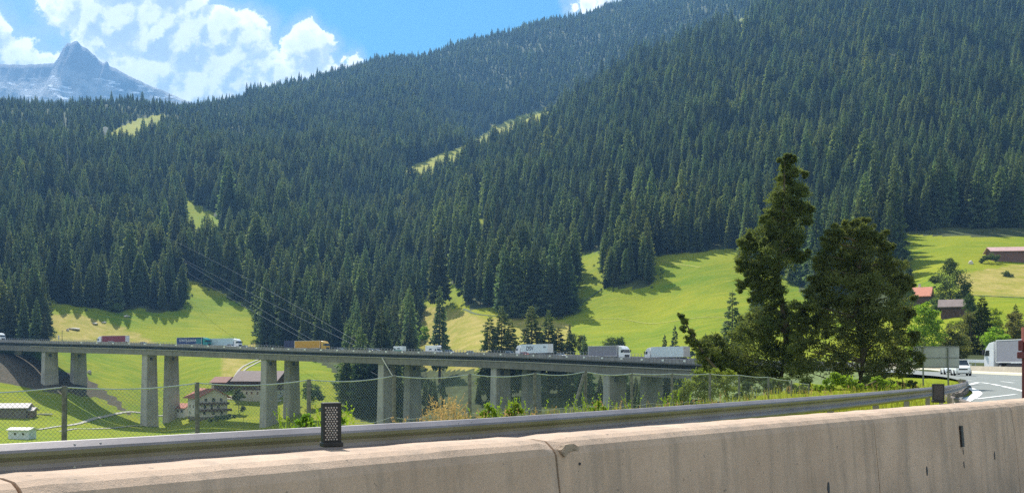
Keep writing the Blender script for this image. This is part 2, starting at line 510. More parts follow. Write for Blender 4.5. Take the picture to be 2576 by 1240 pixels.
# keep the platform edge crisp by re-imposing it, and soften the hills a little
for it in range(3):
    S = ZT.copy()
    S[1:-1] = 0.25 * ZT[:-2] + 0.5 * ZT[1:-1] + 0.25 * ZT[2:]
    S2 = S.copy()
    S2[:, 1:-1] = 0.25 * S[:, :-2] + 0.5 * S[:, 1:-1] + 0.25 * S[:, 2:]
    w = np.clip((DD - 200) / 150, 0, 1)[None, :]
    ZT = ZT * (1 - w) + S2 * w
rng = np.random.default_rng(5)
for i, x in enumerate(XX):
    e = float(edge_d(x))
    X = (x - CX) / F * DD
    for j, D in enumerate(DD):
        if D > 260:
            amp = min(9.0, (D - 260) * 0.006)
            if D > 650: ZT[i, j] += min(16.0, (D - 650) * 0.035) * noise.noise(Vector((X[j] * 0.0065 + D * 0.002, D * 0.0035, 9.0)))
            ZT[i, j] += amp * noise.noise(Vector((X[j] * 0.012, D * 0.012, 0))) + 0.35 * noise.noise(Vector((X[j] * 0.08, D * 0.08, 3)))
        elif D <= e:
            ZT[i, j] = -0.05 - max(0, (D - e + 6) / 6) * (0.4 if x < 1900 else 0.07) if D > e - 6 else -0.05


BLINE = [(-60, -60), (-26, -22), (-2.17, 4.38), (7.43, 15), (18, 27.3), (29, 41), (38, 56), (45, 72), (50, 86)]


def right_of_barrier(X, D, off=0.0):
    return X > np.interp(D, [q[1] for q in BLINE], [q[0] for q in BLINE]) - off


for i, x in enumerate(XX):
    for j, D in enumerate(DD):
        X = (x - CX) / F * D
        if D < 98 and right_of_barrier(X, D, 1.6): ZT[i, j] = -0.82


def ground(X, D):
    """terrain height, bilinear on the fan"""
    X = np.asarray(X, float); D = np.asarray(D, float)
    x = CX + F * X / D
    fi = np.clip((x - XX[0]) / 12.0, 0, len(XX) - 1.001)
    fj = np.interp(D, DD, np.arange(len(DD)))
    fj = np.clip(fj, 0, len(DD) - 1.001)
    i = fi.astype(int); j = fj.astype(int); a = fi - i; b = fj - j
    return (ZT[i, j] * (1 - a) * (1 - b) + ZT[i + 1, j] * a * (1 - b) + ZT[i, j + 1] * (1 - a) * b + ZT[i + 1, j + 1] * a * b)


def gz(X, D):
    return float(ground(X, D))


def inside(px, py, poly):
    px = np.asarray(px, float); py = np.asarray(py, float)
    r = np.zeros(px.shape, bool); n = len(poly)
    for i in range(n):
        x1, y1 = poly[i]; x2, y2 = poly[(i + 1) % n]
        c = ((y1 > py) != (y2 > py)) & (px < (x2 - x1) * (py - y1) / (y2 - y1 + 1e-12) + x1)
        r ^= c
    return r


OPEN = {
    'left': [(-900, 1400), (-900, 860), (0, 862), (118, 862), (112, 800), (98, 748), (180, 768), (300, 785), (350, 775), (400, 790), (462, 775), (452, 700), (500, 712), (560, 738), (650, 790), (655, 868), (700, 880), (770, 895), (830, 925), (866, 970), (855, 1010), (900, 1055), (980, 1075), (980, 1400)],
    'yellow': [(1056, 930), (1052, 820), (1062, 760), (1120, 700), (1165, 735), (1180, 778), (1245, 775), (1260, 792), (1400, 785), (1447, 778), (1443, 640), (1522, 632), (1518, 724), (1640, 724), (1634, 645), (1700, 640), (1860, 622), (1900, 690), (1990, 690), (2010, 730), (2100, 790), (2260, 790), (2300, 930), (1230, 930)],
    'right': [(2262, 588), (2360, 594), (2576, 596), (3500, 590), (3500, 1010), (2240, 1010), (2280, 760)],
    'clearing_a': [(461, 496), (512, 526), (562, 543), (560, 606), (510, 640), (464, 625)],
    'clearing_b': [(238, 354), (300, 322), (350, 299), (415, 286), (424, 304), (380, 330), (352, 365), (300, 376), (245, 388)],
    'clearing_c': [(1016, 425), (1100, 392), (1180, 362), (1240, 322), (1330, 287), (1408, 255), (1400, 292), (1350, 335), (1250, 385), (1200, 405), (1100, 450), (1016, 485)],
    'clearing_d': [(1815, 258), (1868, 255), (1870, 310), (1815, 315)],
    'clearing_e': [(1850, 55), (1895, 40), (1890, 75), (1840, 80)],
    'gap_a': [(1190, 520), (1215, 505), (1225, 600), (1200, 660), (1185, 600)],
    'gap_b': [(1545, 520), (1590, 510), (1600, 570), (1550, 580)],
    'gap_c': [(1045, 690), (1062, 680), (1066, 760), (1050, 770)],
    'gap_d': [(1650, 470), (1672, 465), (1675, 530), (1655, 530)],
    'gap_e': [(395, 620), (425, 612), (440, 690), (460, 720), (430, 720)],
    'cut': [(155, 262), (163, 262), (186, 485), (176, 485)],
}
BUSHY = [(2210, 125), (2250, 120), (2330, 180), (2325, 240), (2250, 215), (2215, 170)]

nv = len(XX) * len(DD)
verts = np.zeros((len(XX), len(DD), 3))
for i, x in enumerate(XX):
    verts[i, :, 0] = (x - CX) / F * DD; verts[i, :, 1] = DD; verts[i, :, 2] = ZT[i]
vl = verts.reshape(-1, 3)
faces = []
nd = len(DD)
for i in range(len(XX) - 1):
    b = i * nd
    for j in range(nd - 1):
        faces.append((b + j, b + nd + j, b + nd + j + 1, b + j + 1))
vlist = [tuple(v) for v in vl]
# the ground goes on behind and beside the camera
nb = len(vlist)
x0, x1 = vl[0][0], vl[(len(XX) - 1) * nd][0]
vlist += [(-400, -400, -0.82), (400, -400, -0.82), (400, 2.2, -0.82), (-400, 2.2, -0.82)]
faces.append((nb, nb + 1, nb + 2, nb + 3))
# land left and right of the fan, so that it never ends in a cliff near the road
for side in (0, len(XX) - 1):
    b = side * nd
    s = -1 if side == 0 else 1
    ext = []
    for j in range(nd):
        v = vl[b + j]
        ext.append(len(vlist)); vlist.append((v[0] + s * (150 + v[1] * 0.25), v[1], v[2]))
    for j in range(nd - 1):
        faces.append((b + j, ext[j], ext[j + 1], b + j + 1) if s > 0 else (ext[j], b + j, b + j + 1, ext[j + 1]))

me = bpy.data.meshes.new('ground')
me.from_pydata(vlist, [], faces); me.update()
me.polygons.foreach_set('use_smooth', [True] * len(me.polygons))
terrain = bpy.data.objects.new('ground', me); COL.objects.link(terrain)
tag(terrain, kind='structure')
# ground kinds: r = meadow, g = dry hay meadow, b = soil bank with painted shade
va = np.array(vlist)
Dv = np.maximum(va[:, 1], 1.0)
pxv = CX + F * va[:, 0] / Dv
zproj = va[:, 2].copy()
pyv = HY - F * (zproj - EYE) / Dv
mead = np.zeros(len(va))
for k, poly in OPEN.items():
    if k == 'cut': continue
    mead = np.maximum(mead, inside(pxv, pyv, poly) * ((Dv > 250) if k in ('yellow', 'right', 'left') else (Dv > (500 if k.startswith('gap') else 800))).astype(float))
mead[Dv < 150] = 1.0
farclr = np.zeros(len(va))
HAY = [[(1056, 935), (1052, 820), (1062, 770), (1150, 780), (1230, 800), (1330, 800), (1440, 815), (1440, 935)],
       [(2400, 690), (2600, 660), (3400, 640), (3400, 740), (2420, 745)], [(110, 790), (200, 790), (330, 830), (400, 870), (120, 870)],
       [(560, 880), (650, 860), (640, 900), (600, 940), (560, 960)]]
hay = np.zeros(len(va))
for poly in HAY: hay = np.maximum(hay, inside(pxv, pyv, poly) * 1.0)
for k in ('clearing_b', 'clearing_c', 'clearing_e', 'clearing_d'):
    hay = np.maximum(hay, inside(pxv, pyv, OPEN[k]) * 0.45 * (Dv > 800))
EARTH_SHADE = [[(-300, 880), (60, 885), (130, 925), (215, 945), (235, 962), (300, 1010), (330, 1045), (250, 1000), (130, 985), (40, 965), (-300, 960)]]  # bank soil, with the viaduct's shadow painted into its dark colour
earth_shade = np.zeros(len(va))
for poly in EARTH_SHADE: earth_shade = np.maximum(earth_shade, inside(pxv, pyv, poly) * (Dv > 380) * 1.0)
ca = me.color_attributes.new('land', 'FLOAT_COLOR', 'POINT')
buf = np.zeros((len(va), 4), np.float32); buf[:, 0] = mead; buf[:, 1] = hay; buf[:, 2] = earth_shade; buf[:, 3] = 1
ca.data.foreach_set('color', buf.ravel())

gm = bpy.data.materials.new('land'); gm.use_nodes = True
T = NT(gm.node_tree); bs = gm.node_tree.nodes['Principled BSDF']
at = T.add('ShaderNodeAttribute', attribute_name='land')
sp = T.add('ShaderNodeSeparateColor'); T.link(at.outputs['Color'], sp.inputs[0])
geo = T.add('ShaderNodeNewGeometry'); pos = geo.outputs['Position']
nA = T.noise(pos, 0.02, 5, 0.6); nB = T.noise(pos, 0.12, 6, 0.65); nC = T.noise(pos, 1.1, 5, 0.7)
mp = T.add('ShaderNodeMapping'); T.link(pos, mp.inputs[0]); mp.inputs['Scale'].default_value = (0.03, 0.25, 0.25); mp.inputs['Rotation'].default_value = (0, 0, 0.25)
nS = T.noise(mp.outputs[0], 1.0, 5, 0.6)
green = T.mix(T.maprange(nA, 0.35, 0.65), (0.125, 0.205, 0.003), (0.240, 0.268, 0.005))
green = T.mix(T.maprange(nS, 0.45, 0.7, 0, 0.6), green, (0.32, 0.305, 0.014))
hayc = T.mix(T.maprange(nB, 0.35, 0.65), (0.31, 0.255, 0.05), (0.42, 0.335, 0.10))
hayf = T.math('MULTIPLY', sp.outputs[1], T.maprange(nB, 0.25, 0.6, 0.35, 0.95), clamp=True)
g2 = T.mix(hayf, green, hayc)
shade = T.maprange(nC, 0.3, 0.7, 0.80, 1.14)
wv = T.add('ShaderNodeTexWave'); wv.inputs['Scale'].default_value = 0.11; wv.inputs['Distortion'].default_value = 5.0; wv.inputs['Detail'].default_value = 3.0; wv.inputs['Detail Scale'].default_value = 0.6
mw_ = T.add('ShaderNodeMapping'); T.link(pos, mw_.inputs[0]); mw_.inputs['Rotation'].default_value = (0, 0, 1.2); T.link(mw_.outputs[0], wv.inputs['Vector'])
shade = T.math('MULTIPLY', shade, T.maprange(wv.outputs['Fac'], 0, 1, 0.90, 1.07))
g2 = T.vmath('SCALE', g2, s=shade)
patch = T.maprange(T.noise(pos, 0.06, 7, 0.75), 0.63, 0.70, 0, 0.5)
g2 = T.mix(patch, g2, (0.09, 0.13, 0.03))
forest = T.mix(T.maprange(nB, 0.35, 0.65), (0.035, 0.045, 0.020), (0.085, 0.105, 0.035))
c = T.mix(T.maprange(T.math('ADD', sp.outputs[0], T.maprange(nB, 0, 1, -0.25, 0.25)), 0.35, 0.65), forest, g2)
ec = T.mix(T.maprange(nC, 0.4, 0.6), (0.055, 0.055, 0.035), (0.13, 0.105, 0.075))
c = T.mix(T.maprange(T.math('ADD', sp.outputs[2], T.maprange(nB, 0, 1, -0.3, 0.3)), 0.4, 0.6), c, ec)
T.link(c, bs.inputs['Base Color']); bs.inputs['Roughness'].default_value = 0.95; bs.inputs['Specular IOR Level'].default_value = 0.1
bn = T.add('ShaderNodeBump'); bn.inputs['Strength'].default_value = 0.5; bn.inputs['Distance'].default_value = 0.8
T.link(T.noise(pos, 0.5, 7, 0.7), bn.inputs['Height']); T.link(bn.outputs[0], bs.inputs['Normal'])
me.materials.append(gm)

# ------------------------------------------------------------------ the bare peak far behind
def peak():
    prof = [(-700, 190), (-300, 150), (0, 160), (60, 162), (135, 158), (142, 150), (150, 138), (158, 122), (170, 108), (185, 103), (195, 105),
            (215, 118), (235, 135), (250, 148), (262, 160), (266, 152), (271, 152), (275, 163), (300, 176), (330, 192), (380, 215), (430, 235), (480, 258),
            (520, 275), (600, 300), (760, 360), (1100, 480)]
    xs = np.arange(-700, 1101, 4.0)
    top = np.interp(xs, [p[0] for p in prof], [p[1] for p in prof])
    top = top + np.array([(5.0 if 130 < x < 285 else 2.2) * noise.fractal(Vector((x * 0.07, 2.0, 0)), 0.8, 2.2, 4) for x in xs])
    Dp = 6400.0
    rows = 110
    vs = []; fs = []
    for i, x in enumerate(xs):
        ztop = EYE + (HY - top[i]) / F * Dp
        for j in range(rows):
            t = j / (rows - 1)
            # from 4300 m up to the crest at 6400 and down the back
            if t < 0.8:
                s = t / 0.8
                D = 4200 + (Dp - 4200) * s
                z = 250 + (ztop - 250) * (0.62 * s + 0.38 * s ** 3)
            else:
                s = (t - 0.8) / 0.2
                D = Dp + 1500 * s; z = ztop * (1 - 0.6 * s)
            X = XA(x, Dp) * (0.85 + 0.15 * D / Dp)
            amp = 75 * min(1, abs(t - 0.8) * 6)
            q = Vector((X * 0.0016, D * 0.0016, 1.7))
            r = noise.ridged_multi_fractal(q, 1.0, 2.1, 5, 1.0, 2.0)
            z += amp * 1.5 * (r - 1.1) + 38 * (noise.ridged_multi_fractal(Vector((X * 0.007 + 0.3 * D * 0.002, D * 0.0022, 4.0)), 1.0, 2.2, 5, 1.0, 2.0) - 1.0) * min(1, abs(t - 0.8) * 8) + 16 * noise.noise(Vector((X * 0.012, D * 0.012, 0))) * min(1, abs(t - 0.8) * 10)
            vs.append((X, D, z))
    for i in range(len(xs) - 1):
        for j in range(rows - 1):
            a = i * rows + j
            fs.append((a, a + rows, a + rows + 1, a + 1))
    m = bpy.data.materials.new('peak_rock'); m.use_nodes = True
    T = NT(m.node_tree); b = m.node_tree.nodes['Principled BSDF']
    geo = T.add('ShaderNodeNewGeometry'); pos = geo.outputs['Position']
    sp = T.add('ShaderNodeSeparateXYZ'); T.link(pos, sp.inputs[0])
    n = T.noise(pos, 0.004, 9, 0.72); n2 = T.noise(pos, 0.012, 8, 0.7)
    col = T.mix(T.maprange(n, 0.38, 0.62), (0.03, 0.04, 0.035), (0.40, 0.39, 0.35))
    col = T.mix(T.maprange(n2, 0.46, 0.60, 0, 0.8), col, (0.50, 0.48, 0.45))
    grassy = T.math('MULTIPLY', T.maprange(sp.outputs[2], 1500, 900), T.maprange(n2, 0.6, 0.4))
    col = T.mix(grassy, col, (0.13, 0.17, 0.07))
    rockn = T.maprange(sp.outputs[2], 1700, 1860)
    col = T.mix(rockn, col, (0.13, 0.13, 0.13))
    sn = T.add('ShaderNodeMapping'); T.link(pos, sn.inputs[0]); sn.inputs['Scale'].default_value = (0.0055, 0.002, 0.022); sn.inputs['Rotation'].default_value = (0, 0.35, 0)
    snow = T.math('MULTIPLY', T.maprange(T.noise(sn.outputs[0], 1.5, 5, 0.6), 0.585, 0.60), T.maprange(sp.outputs[2], 1350, 1450))
    snow = T.math('MULTIPLY', snow, T.maprange(sp.outputs[2], 1780, 1740))
    col = T.mix(snow, col, (0.85, 0.87, 0.9))
    T.link(col, b.inputs['Base Color']); b.inputs['Roughness'].default_value = 0.95
    bn = T.add('ShaderNodeBump'); bn.inputs['Strength'].default_value = 0.6; bn.inputs['Distance'].default_value = 60
    T.link(n, bn.inputs['Height']); T.link(bn.outputs[0], b.inputs['Normal'])
    o = new_mesh('mountains', vs, fs, m, None, True)
    tag(o, kind='structure')


peak()


def terrain_mound():
    pass


# ------------------------------------------------------------------ conifers
def conifer_meshes(seed, H, R, levels, per, droop=0.35, base=0.1, ragged=0.25, topr=0.85, fat=1.0):
    rnd = random.Random(seed)
    mb = MB()
    levels = int(levels * 1.4); per = per + 2
    for L in range(levels):
        f = base + (1 - base) * (L / levels) ** 0.92
        z = f * H
        rr = R * (1 - f) ** topr * (1 + 0.12 * math.sin(L * 1.7 + seed)) + 0.12
        if f < base + 0.10: rr *= 0.75 + 2.5 * (f - base)
        n = max(3, int(per * (0.6 + 0.4 * (1 - f))))
        a0 = rnd.random() * 6.28
        for k in range(n):
            a = a0 + 6.283 * k / n + rnd.uniform(-0.35, 0.35)
            r = rr * rnd.uniform(1 - ragged, 1 + ragged * 0.6)
            d = Vector((math.cos(a), math.sin(a), 0)); s = Vector((-math.sin(a), math.cos(a), 0))
            up = 0.18 * r * (1 if f > 0.6 else 0.35)
            zz = z + rnd.uniform(-0.02, 0.02) * H
            p0 = Vector((0, 0, zz)); p1 = d * r * 0.5 + Vector((0, 0, zz + up * 0.6 - droop * r * 0.12))
            p2 = d * r + Vector((0, 0, zz - droop * r * 0.55 + up))
            wd = r * 0.34 * fat + 0.12
            q1 = p0 + (p1 - p0) * 0.5
            drop = Vector((0, 0, -0.16 * r - 0.25))
            mb.tri(q1 + s * wd * .3, p1 - s * wd * 0.15, p1 + s * wd * 1.0 + drop * 0.5 + d * 0.12 * r)
            mb.tri(q1 - s * wd * .3, p1 - s * wd * 1.0 + drop * 0.5 + d * 0.12 * r, p1 + s * wd * 0.15)
            m2 = p1 + (p2 - p1) * 0.5
            mb.tri(p1 + s * 0.1 * wd, m2, m2 + s * wd * 0.75 + drop * 0.6 + d * 0.15 * r)
            mb.tri(p1 - s * 0.1 * wd, m2 - s * wd * 0.75 + drop * 0.6 + d * 0.15 * r, m2)
            mb.tri(p1 + s * wd * 0.28, p1 - s * wd * 0.28, p2)
            mb.tri(q1 + s * 0.22 * wd, p1 + drop * 1.3 + s * rnd.uniform(-.3, .3) * wd, p1 + d * 0.2 * r)
            mb.tri(p1, m2 + drop * 1.1 + s * rnd.uniform(-.3, .3) * wd, m2 + d * 0.2 * r)
    mb.tri((0.12, 0, H * 0.955), (-0.12, 0, H * 0.955), (0, 0, H * 1.01)); mb.tri((0, 0.12, H * 0.955), (0, -0.12, H * 0.955), (0, 0, H * 1.01))
    tr = MB()
    tr.tube([(0, 0, -1.0), (0, 0, H * 0.4), (0, 0, H * 0.97)], H * 0.014 + 0.06, 6, 0.03)
    return mb, tr


PROTO = []
SPEC = [  # seed, H, R, levels, per, droop, base, ragged, topr, fat, material, kind
    (1, 28, 5.3, 30, 9, 0.55, 0.06, 0.25, 0.72, 1.0, M_spruce, 'spruce_tree'),
    (2, 31, 4.8, 34, 8, 0.65, 0.10, 0.30, 0.70, 1.0, M_spruce, 'spruce_tree'),
    (3, 24, 5.2, 27, 9, 0.45, 0.05, 0.28, 0.75, 1.1, M_spruce, 'spruce_tree'),
    (4, 28, 4.0, 32, 8, 0.60, 0.16, 0.32, 0.66, 1.0, M_spruce, 'spruce_tree'),
    (5, 26, 5.4, 27, 11, 0.30, 0.12, 0.45, 0.58, 1.15, M_larch, 'larch_tree'),
    (6, 30, 5.0, 28, 10, 0.35, 0.15, 0.50, 0.52, 1.1, M_larch, 'larch_tree'),
    (7, 12, 2.3, 19, 8, 0.35, 0.03, 0.2, 0.9, 1.1, M_spruce, 'young_spruce_tree'),
]


def proto_objects(k):
    """crown and trunk meshes of one kind of tree (data only)"""
    sp_ = SPEC[k]
    mb, tr = conifer_meshes(*sp_[:10])
    cm = bpy.data.meshes.new('crown'); cm.from_pydata([tuple(v) for v in mb.v], [], mb.f); cm.materials.append(sp_[10]); cm.update()
    tm = bpy.data.meshes.new('trunk'); tm.from_pydata([tuple(v) for v in tr.v], [], tr.f); tm.materials.append(M_bark); tm.update()
    return cm, tm


for k in range(len(SPEC)):
    PROTO.append(proto_objects(k))


def tree(k, X, D, h, rz=0.0, wide=1.0, label=None, group=None, cat=None, name=None, z=None):
    sp_ = SPEC[k]
    s = h / sp_[1]
    e = empty(name or sp_[11], (X, D, (gz(X, D) if z is None else z) - 0.2), rz, label, cat or ('larch' if 'larch' in sp_[11] else 'spruce'), group)
    e.scale = (s * wide, s * wide, s)
    for nm, dat in (('crown', PROTO[k][0]), ('trunk', PROTO[k][1])):
        c = bpy.data.objects.new(nm, dat); COL.objects.link(c); c.parent = e
    return e


def scatter():
    rnd = np.random.default_rng(11)
    out = []
    bands = [(300, 620, 7.2), (620, 1000, 7.8), (1000, 1500, 8.6), (1500, 2200, 10.0), (2200, 3500, 12.5)]
    for (d0, d1, s) in bands:
        ys = np.arange(d0, d1, s * 0.9)
        for y in ys:
            x0 = XA(-420, y); x1 = XA(3050, y)
            xs = np.arange(x0, x1, s)
            X = xs + rnd.uniform(-0.48, 0.48, len(xs)) * s
            Y = y + rnd.uniform(-0.48, 0.48, len(xs)) * s * 0.9
            out.append(np.stack([X, Y], 1))
    A = np.concatenate(out)
    X, Y = A[:, 0], A[:, 1]
    Z = ground(X, Y)
    px = CX + F * X / Y; py = HY - F * (Z - EYE) / Y
    keep = np.ones(len(A), bool)
    # thinner and thicker woods
    nn = np.array([noise.noise(Vector((x * 0.010, y * 0.010, 7.0))) for x, y in A])
    keep &= (rnd.uniform(0, 1, len(A)) < np.clip(0.97 + nn * 0.5, 0.55, 1.0))
    for k, poly in OPEN.items():
        m = inside(px, py, poly)
        if k in ('left', 'yellow', 'right'): m &= Y < 800
        elif k.startswith('gap'): m &= Y > 500
        else: m &= Y > 700
        keep &= ~m
    keep &= ~(inside(px, py, BUSHY) & (rnd.uniform(0, 1, len(A)) < 0.8))
    # the gorge keeps trees below the viaduct; none on the left valley floor or right fields
    keep &= ~((Y < 560) & (px < 870))
    keep &= ~((Y < 480) & (px > 2040)) & ~((Y < 585) & (px > 2255))
    # distance to the viaduct ribbon
    vp = np.array([(-330, 520), (-245, 496), (-210, 470), (-153, 449), (-100, 421), (-52, 386), (-9, 344), (28, 297), (49, 262), (70, 200), (66, 150)])
    dmin = np.full(len(A), 1e9)
    for a, b in zip(vp[:-1], vp[1:]):
        ab = b - a; t = np.clip(((A - a) @ ab) / (ab @ ab), 0, 1)
        d = np.hypot(*(A - (a + t[:, None] * ab)).T)
        dmin = np.minimum(dmin, d)
    keep &= dmin > 36
    # those in front of the viaduct stay low in the gorge: skip
    front = Y < np.interp(px, [0, 125, 375, 672, 972, 1258, 1545, 1760], [500, 500, 480, 455, 420, 380, 335, 300])
    keep &= ~front
    # steep far side hidden behind ridges: drop what nobody can see
    horizon_ok = np.ones(len(A), bool)
    A = A[keep]; X, Y, Z, px, py, nn = X[keep], Y[keep], Z[keep], px[keep], py[keep], nn[keep]
    # visibility test against the terrain with the tree height added
    col = np.clip(((px - XX[0]) / 12.0).round().astype(int), 0, len(XX) - 1)
    yscr = HY - F * (ZT - EYE) / DD[None, :]
    runmin = np.minimum.accumulate(np.where(DD[None, :] > 150, yscr, 5000), axis=1)
    jj = np.clip(np.searchsorted(DD, Y) - 2, 0, len(DD) - 1)
    top = HY - F * (Z + 32 - EYE) / Y
    vis = top < runmin[col, jj] + 6
    vis &= top < 1060
    vis &= (py > -60)
    return X[vis], Y[vis], Z[vis], px[vis], py[vis], nn[vis]


FX, FY, FZ, FPX, FPY, FN = scatter()
rr_ = np.random.default_rng(3)
h = rr_.normal(0.97, 0.2, len(FX)).clip(0.45, 1.4)
h *= np.clip(1.0 - (FY - 900) / 7000, 0.66, 1)
h *= np.where((FPX < 620) & (FY > 1350), 0.58, 1.0)
big = rr_.uniform(0, 1, len(FX)); h *= np.where(big > 0.93, 1.28, np.where(big < 0.16, 0.68, 1.0))
h *= 1 + 0.42 * np.array([noise.noise(Vector((x * 0.014, y * 0.014, 31.0))) for x, y in zip(FX, FY)])
kind = rr_.choice([0, 1, 2, 3], len(FX), p=[0.32, 0.28, 0.2, 0.2])
larchy = (np.array([noise.noise(Vector((x * 0.006, y * 0.006, 21.0))) for x, y in zip(FX, FY)]) > 0.12) & (rr_.uniform(0, 1, len(FX)) < 0.6)
kind[larchy] = rr_.choice([4, 5], int(larchy.sum()))
gorge = (FPX > 1040) & (FPY > 905) & (FY < 520)
h[gorge] = np.clip((FPY[gorge] - rr_.uniform(935, 985, gorge.sum())) / F * FY[gorge] / 28.0, 0.05, 1.2)
dropg = gorge & (h < 0.28)
FX, FY, FZ, FPX, FPY, FN, h, kind, larchy = [q[~dropg] for q in (FX, FY, FZ, FPX, FPY, FN, h, kind, larchy)]
extra = rr_.uniform(0, 1, len(FX)) < 0.06
kind[extra] = 4
rot = rr_.uniform(0, 6.28, len(FX))
wid = rr_.uniform(0.85, 1.2, len(FX))
print('forest trees', len(FX))

# hand-placed trees that stand out in the photo: kind, x, y of the base, depth, top y, width factor, label
HERO = [
    (3, 1106, 900, 470, 715, 1.0, 'dark slender larch standing alone before the pale hay field, its foot behind the bridge rail'),
    (5, 1104, 722, 640, 585, 1.1, 'tall pale-topped larch above the hay field, clear of the wood beside it'),
    (1, 1178, 748, 620, 640, 0.9, 'narrow spruce at the left of the small group above the hay field'),
    (0, 1212, 745, 625, 655, 1.0, 'middle spruce of the small group above the hay field, throwing a dark shadow'),
    (3, 1238, 728, 640, 560, 0.7, 'very thin tall spruce in the small group above the hay field'),
    (0, 1528, 722, 600, 640, 1.0, 'low spruce at the left foot of the clump jutting into the bright meadow'),
    (1, 1548, 716, 605, 600, 1.1, 'second spruce from the left in the clump jutting into the bright meadow'),
    (0, 1570, 718, 604, 552, 1.2, 'tallest spruce in the middle of the clump jutting into the bright meadow'),
    (4, 1592, 716, 606, 560, 1.3, 'loose-crowned larch in the clump jutting into the bright meadow'),
    (2, 1612, 718, 604, 610, 1.2, 'broad spruce at the right edge of the clump jutting into the bright meadow'),
    (2, 1560, 724, 598, 660, 1.2, 'short spruce at the front of the clump jutting into the bright meadow'),
    (1, 1270, 770, 575, 610, 1.15, 'spruce at the left edge of the dense block between hay field and meadow'),
    (0, 1295, 772, 574, 600, 1.2, 'second spruce of the dense block between hay field and meadow'),
    (2, 1322, 774, 573, 615, 1.3, 'round-shouldered spruce inside the dense block between the fields'),
    (1, 1345, 774, 572, 600, 1.2, 'central spruce of the dense block between hay field and meadow'),
    (0, 1370, 776, 572, 620, 1.2, 'spruce right of centre in the dense block between the fields'),
    (3, 1392, 776, 571, 640, 1.3, 'slim spruce near the right of the dense block between the fields'),
    (0, 1425, 778, 570, 600, 1.25, 'tall spruce at the right corner of the dense block, feathered against the meadow'),
    (1, 1405, 786, 560, 700, 1.2, 'short spruce in front of the right corner of the dense block'),
    (4, 1232, 905, 400, 790, 1.0, 'brownish larch at the left end of the row just behind the viaduct'),
    (5, 1262, 910, 398, 768, 1.1, 'tall ragged larch near the left end of the row just behind the viaduct'),
    (4, 1285, 912, 396, 800, 1.0, 'smaller larch third from left in the row just behind the viaduct'),
    (5, 1338, 915, 392, 768, 1.35, 'broad brown larch in the middle of the row just behind the viaduct'),
    (5, 1380, 915, 390, 778, 1.1, 'tall larch right of centre in the row just behind the viaduct'),
    (4, 1405, 918, 388, 818, 1.1, 'low loose larch toward the right of the row just behind the viaduct'),
    (6, 1433, 915, 385, 812, 0.9, 'small pointed spruce near the right end of the row behind the viaduct'),
    (6, 1470, 915, 380, 838, 1.3, 'bushy young spruce at the right end of the row behind the viaduct'),
    (6, 1568, 905, 370, 852, 0.8, 'little spruce behind the grey lorry, left of the bushy pair'),
    (6, 1698, 900, 345, 815, 1.0, 'small pointed spruce in the meadow behind the white lorry'),
    (6, 1672, 902, 346, 838, 1.0, 'smaller pointed spruce left of its twin in the meadow behind the white lorry'),
    (6, 1775, 895, 335, 836, 1.2, 'tiny spruce half hidden behind the reaching branch of the tall pine'),
    (3, 1842, 930, 250, 728, 1.35, 'dark narrow spruce just left of the tall ragged pine'),
    (1, 2255, 655, 530, 562, 1.0, 'dark spire-shaped spruce above the spreading pine at the edge of the right meadow'),
    (6, 2285, 700, 470, 640, 1.3, 'small blunt spruce below the spire-shaped one, beside the right meadow'),
    (0, 25, 860, 545, 720, 1.2, 'broad spruce at the left end of the dark group behind the viaduct'),
    (1, 60, 862, 540, 738, 1.15, 'middle spruce of the dark group at the far left behind the viaduct'),
    (0, 92, 862, 538, 745, 1.0, 'slender spruce at the right of the dark group at the far left, beside the meadow'),
    (4, 3, 862, 548, 700, 1.2, 'tall larch cut by the left edge of the picture behind the viaduct'),
    (2, 112, 864, 532, 790, 1.0, 'short spruce at the foot of the dark group at the far left, touching the meadow'),
    (4, 2470, 900, 205, 740, 1.3, 'brown-green larch leaning over the far guardrail left of the parked-looking lorry'),
    (5, 2432, 905, 215, 790, 1.3, 'ragged conifer behind the blank sign and the white car'),
    (0, 2555, 880, 215, 760, 1.3, 'dark conifer above the grey lorry at the right edge'),
    (1, 1905, 760, 480, 640, 1.0, 'blue-green spruce seen between the two big pines'),
    (0, 1990, 700, 560, 600, 1.1, 'spruce at the meadow edge seen through the gap beside the tall pine'),
    (1, 160, 272, 1620, 250, 1.2, 'lone spire-shaped spruce on the left skyline below the bare peak'),
]
LB = {}
for (k, x, yb, D, yt, w, lab) in HERO:
    X = XA(x, D); z = EYE + (HY - yb) / F * D
    zg = gz(X, D)
    z0 = min(zg, z)
    hgt = (EYE + (HY - yt) / F * D) - z0
    tree(k, X, D, hgt, random.Random(x).random() * 6.28, w, lab, 'conifers standing apart from the woods', z=z0)

# the nearest of the forest's own trees, each a thing
NI = 238
vis_y = FPY < 1040
order = np.argsort(FY + np.where(FPX > 1850, 500, 0) + np.where(~vis_y, 3000, 0) + np.where((FPX > 1040) & (FPY > 905), 170, 0) + np.where((FPX < -30) | (FPX > 2600), 5000, 0))
ind = order[:NI]
isind = np.zeros(len(FX), bool); isind[ind] = True


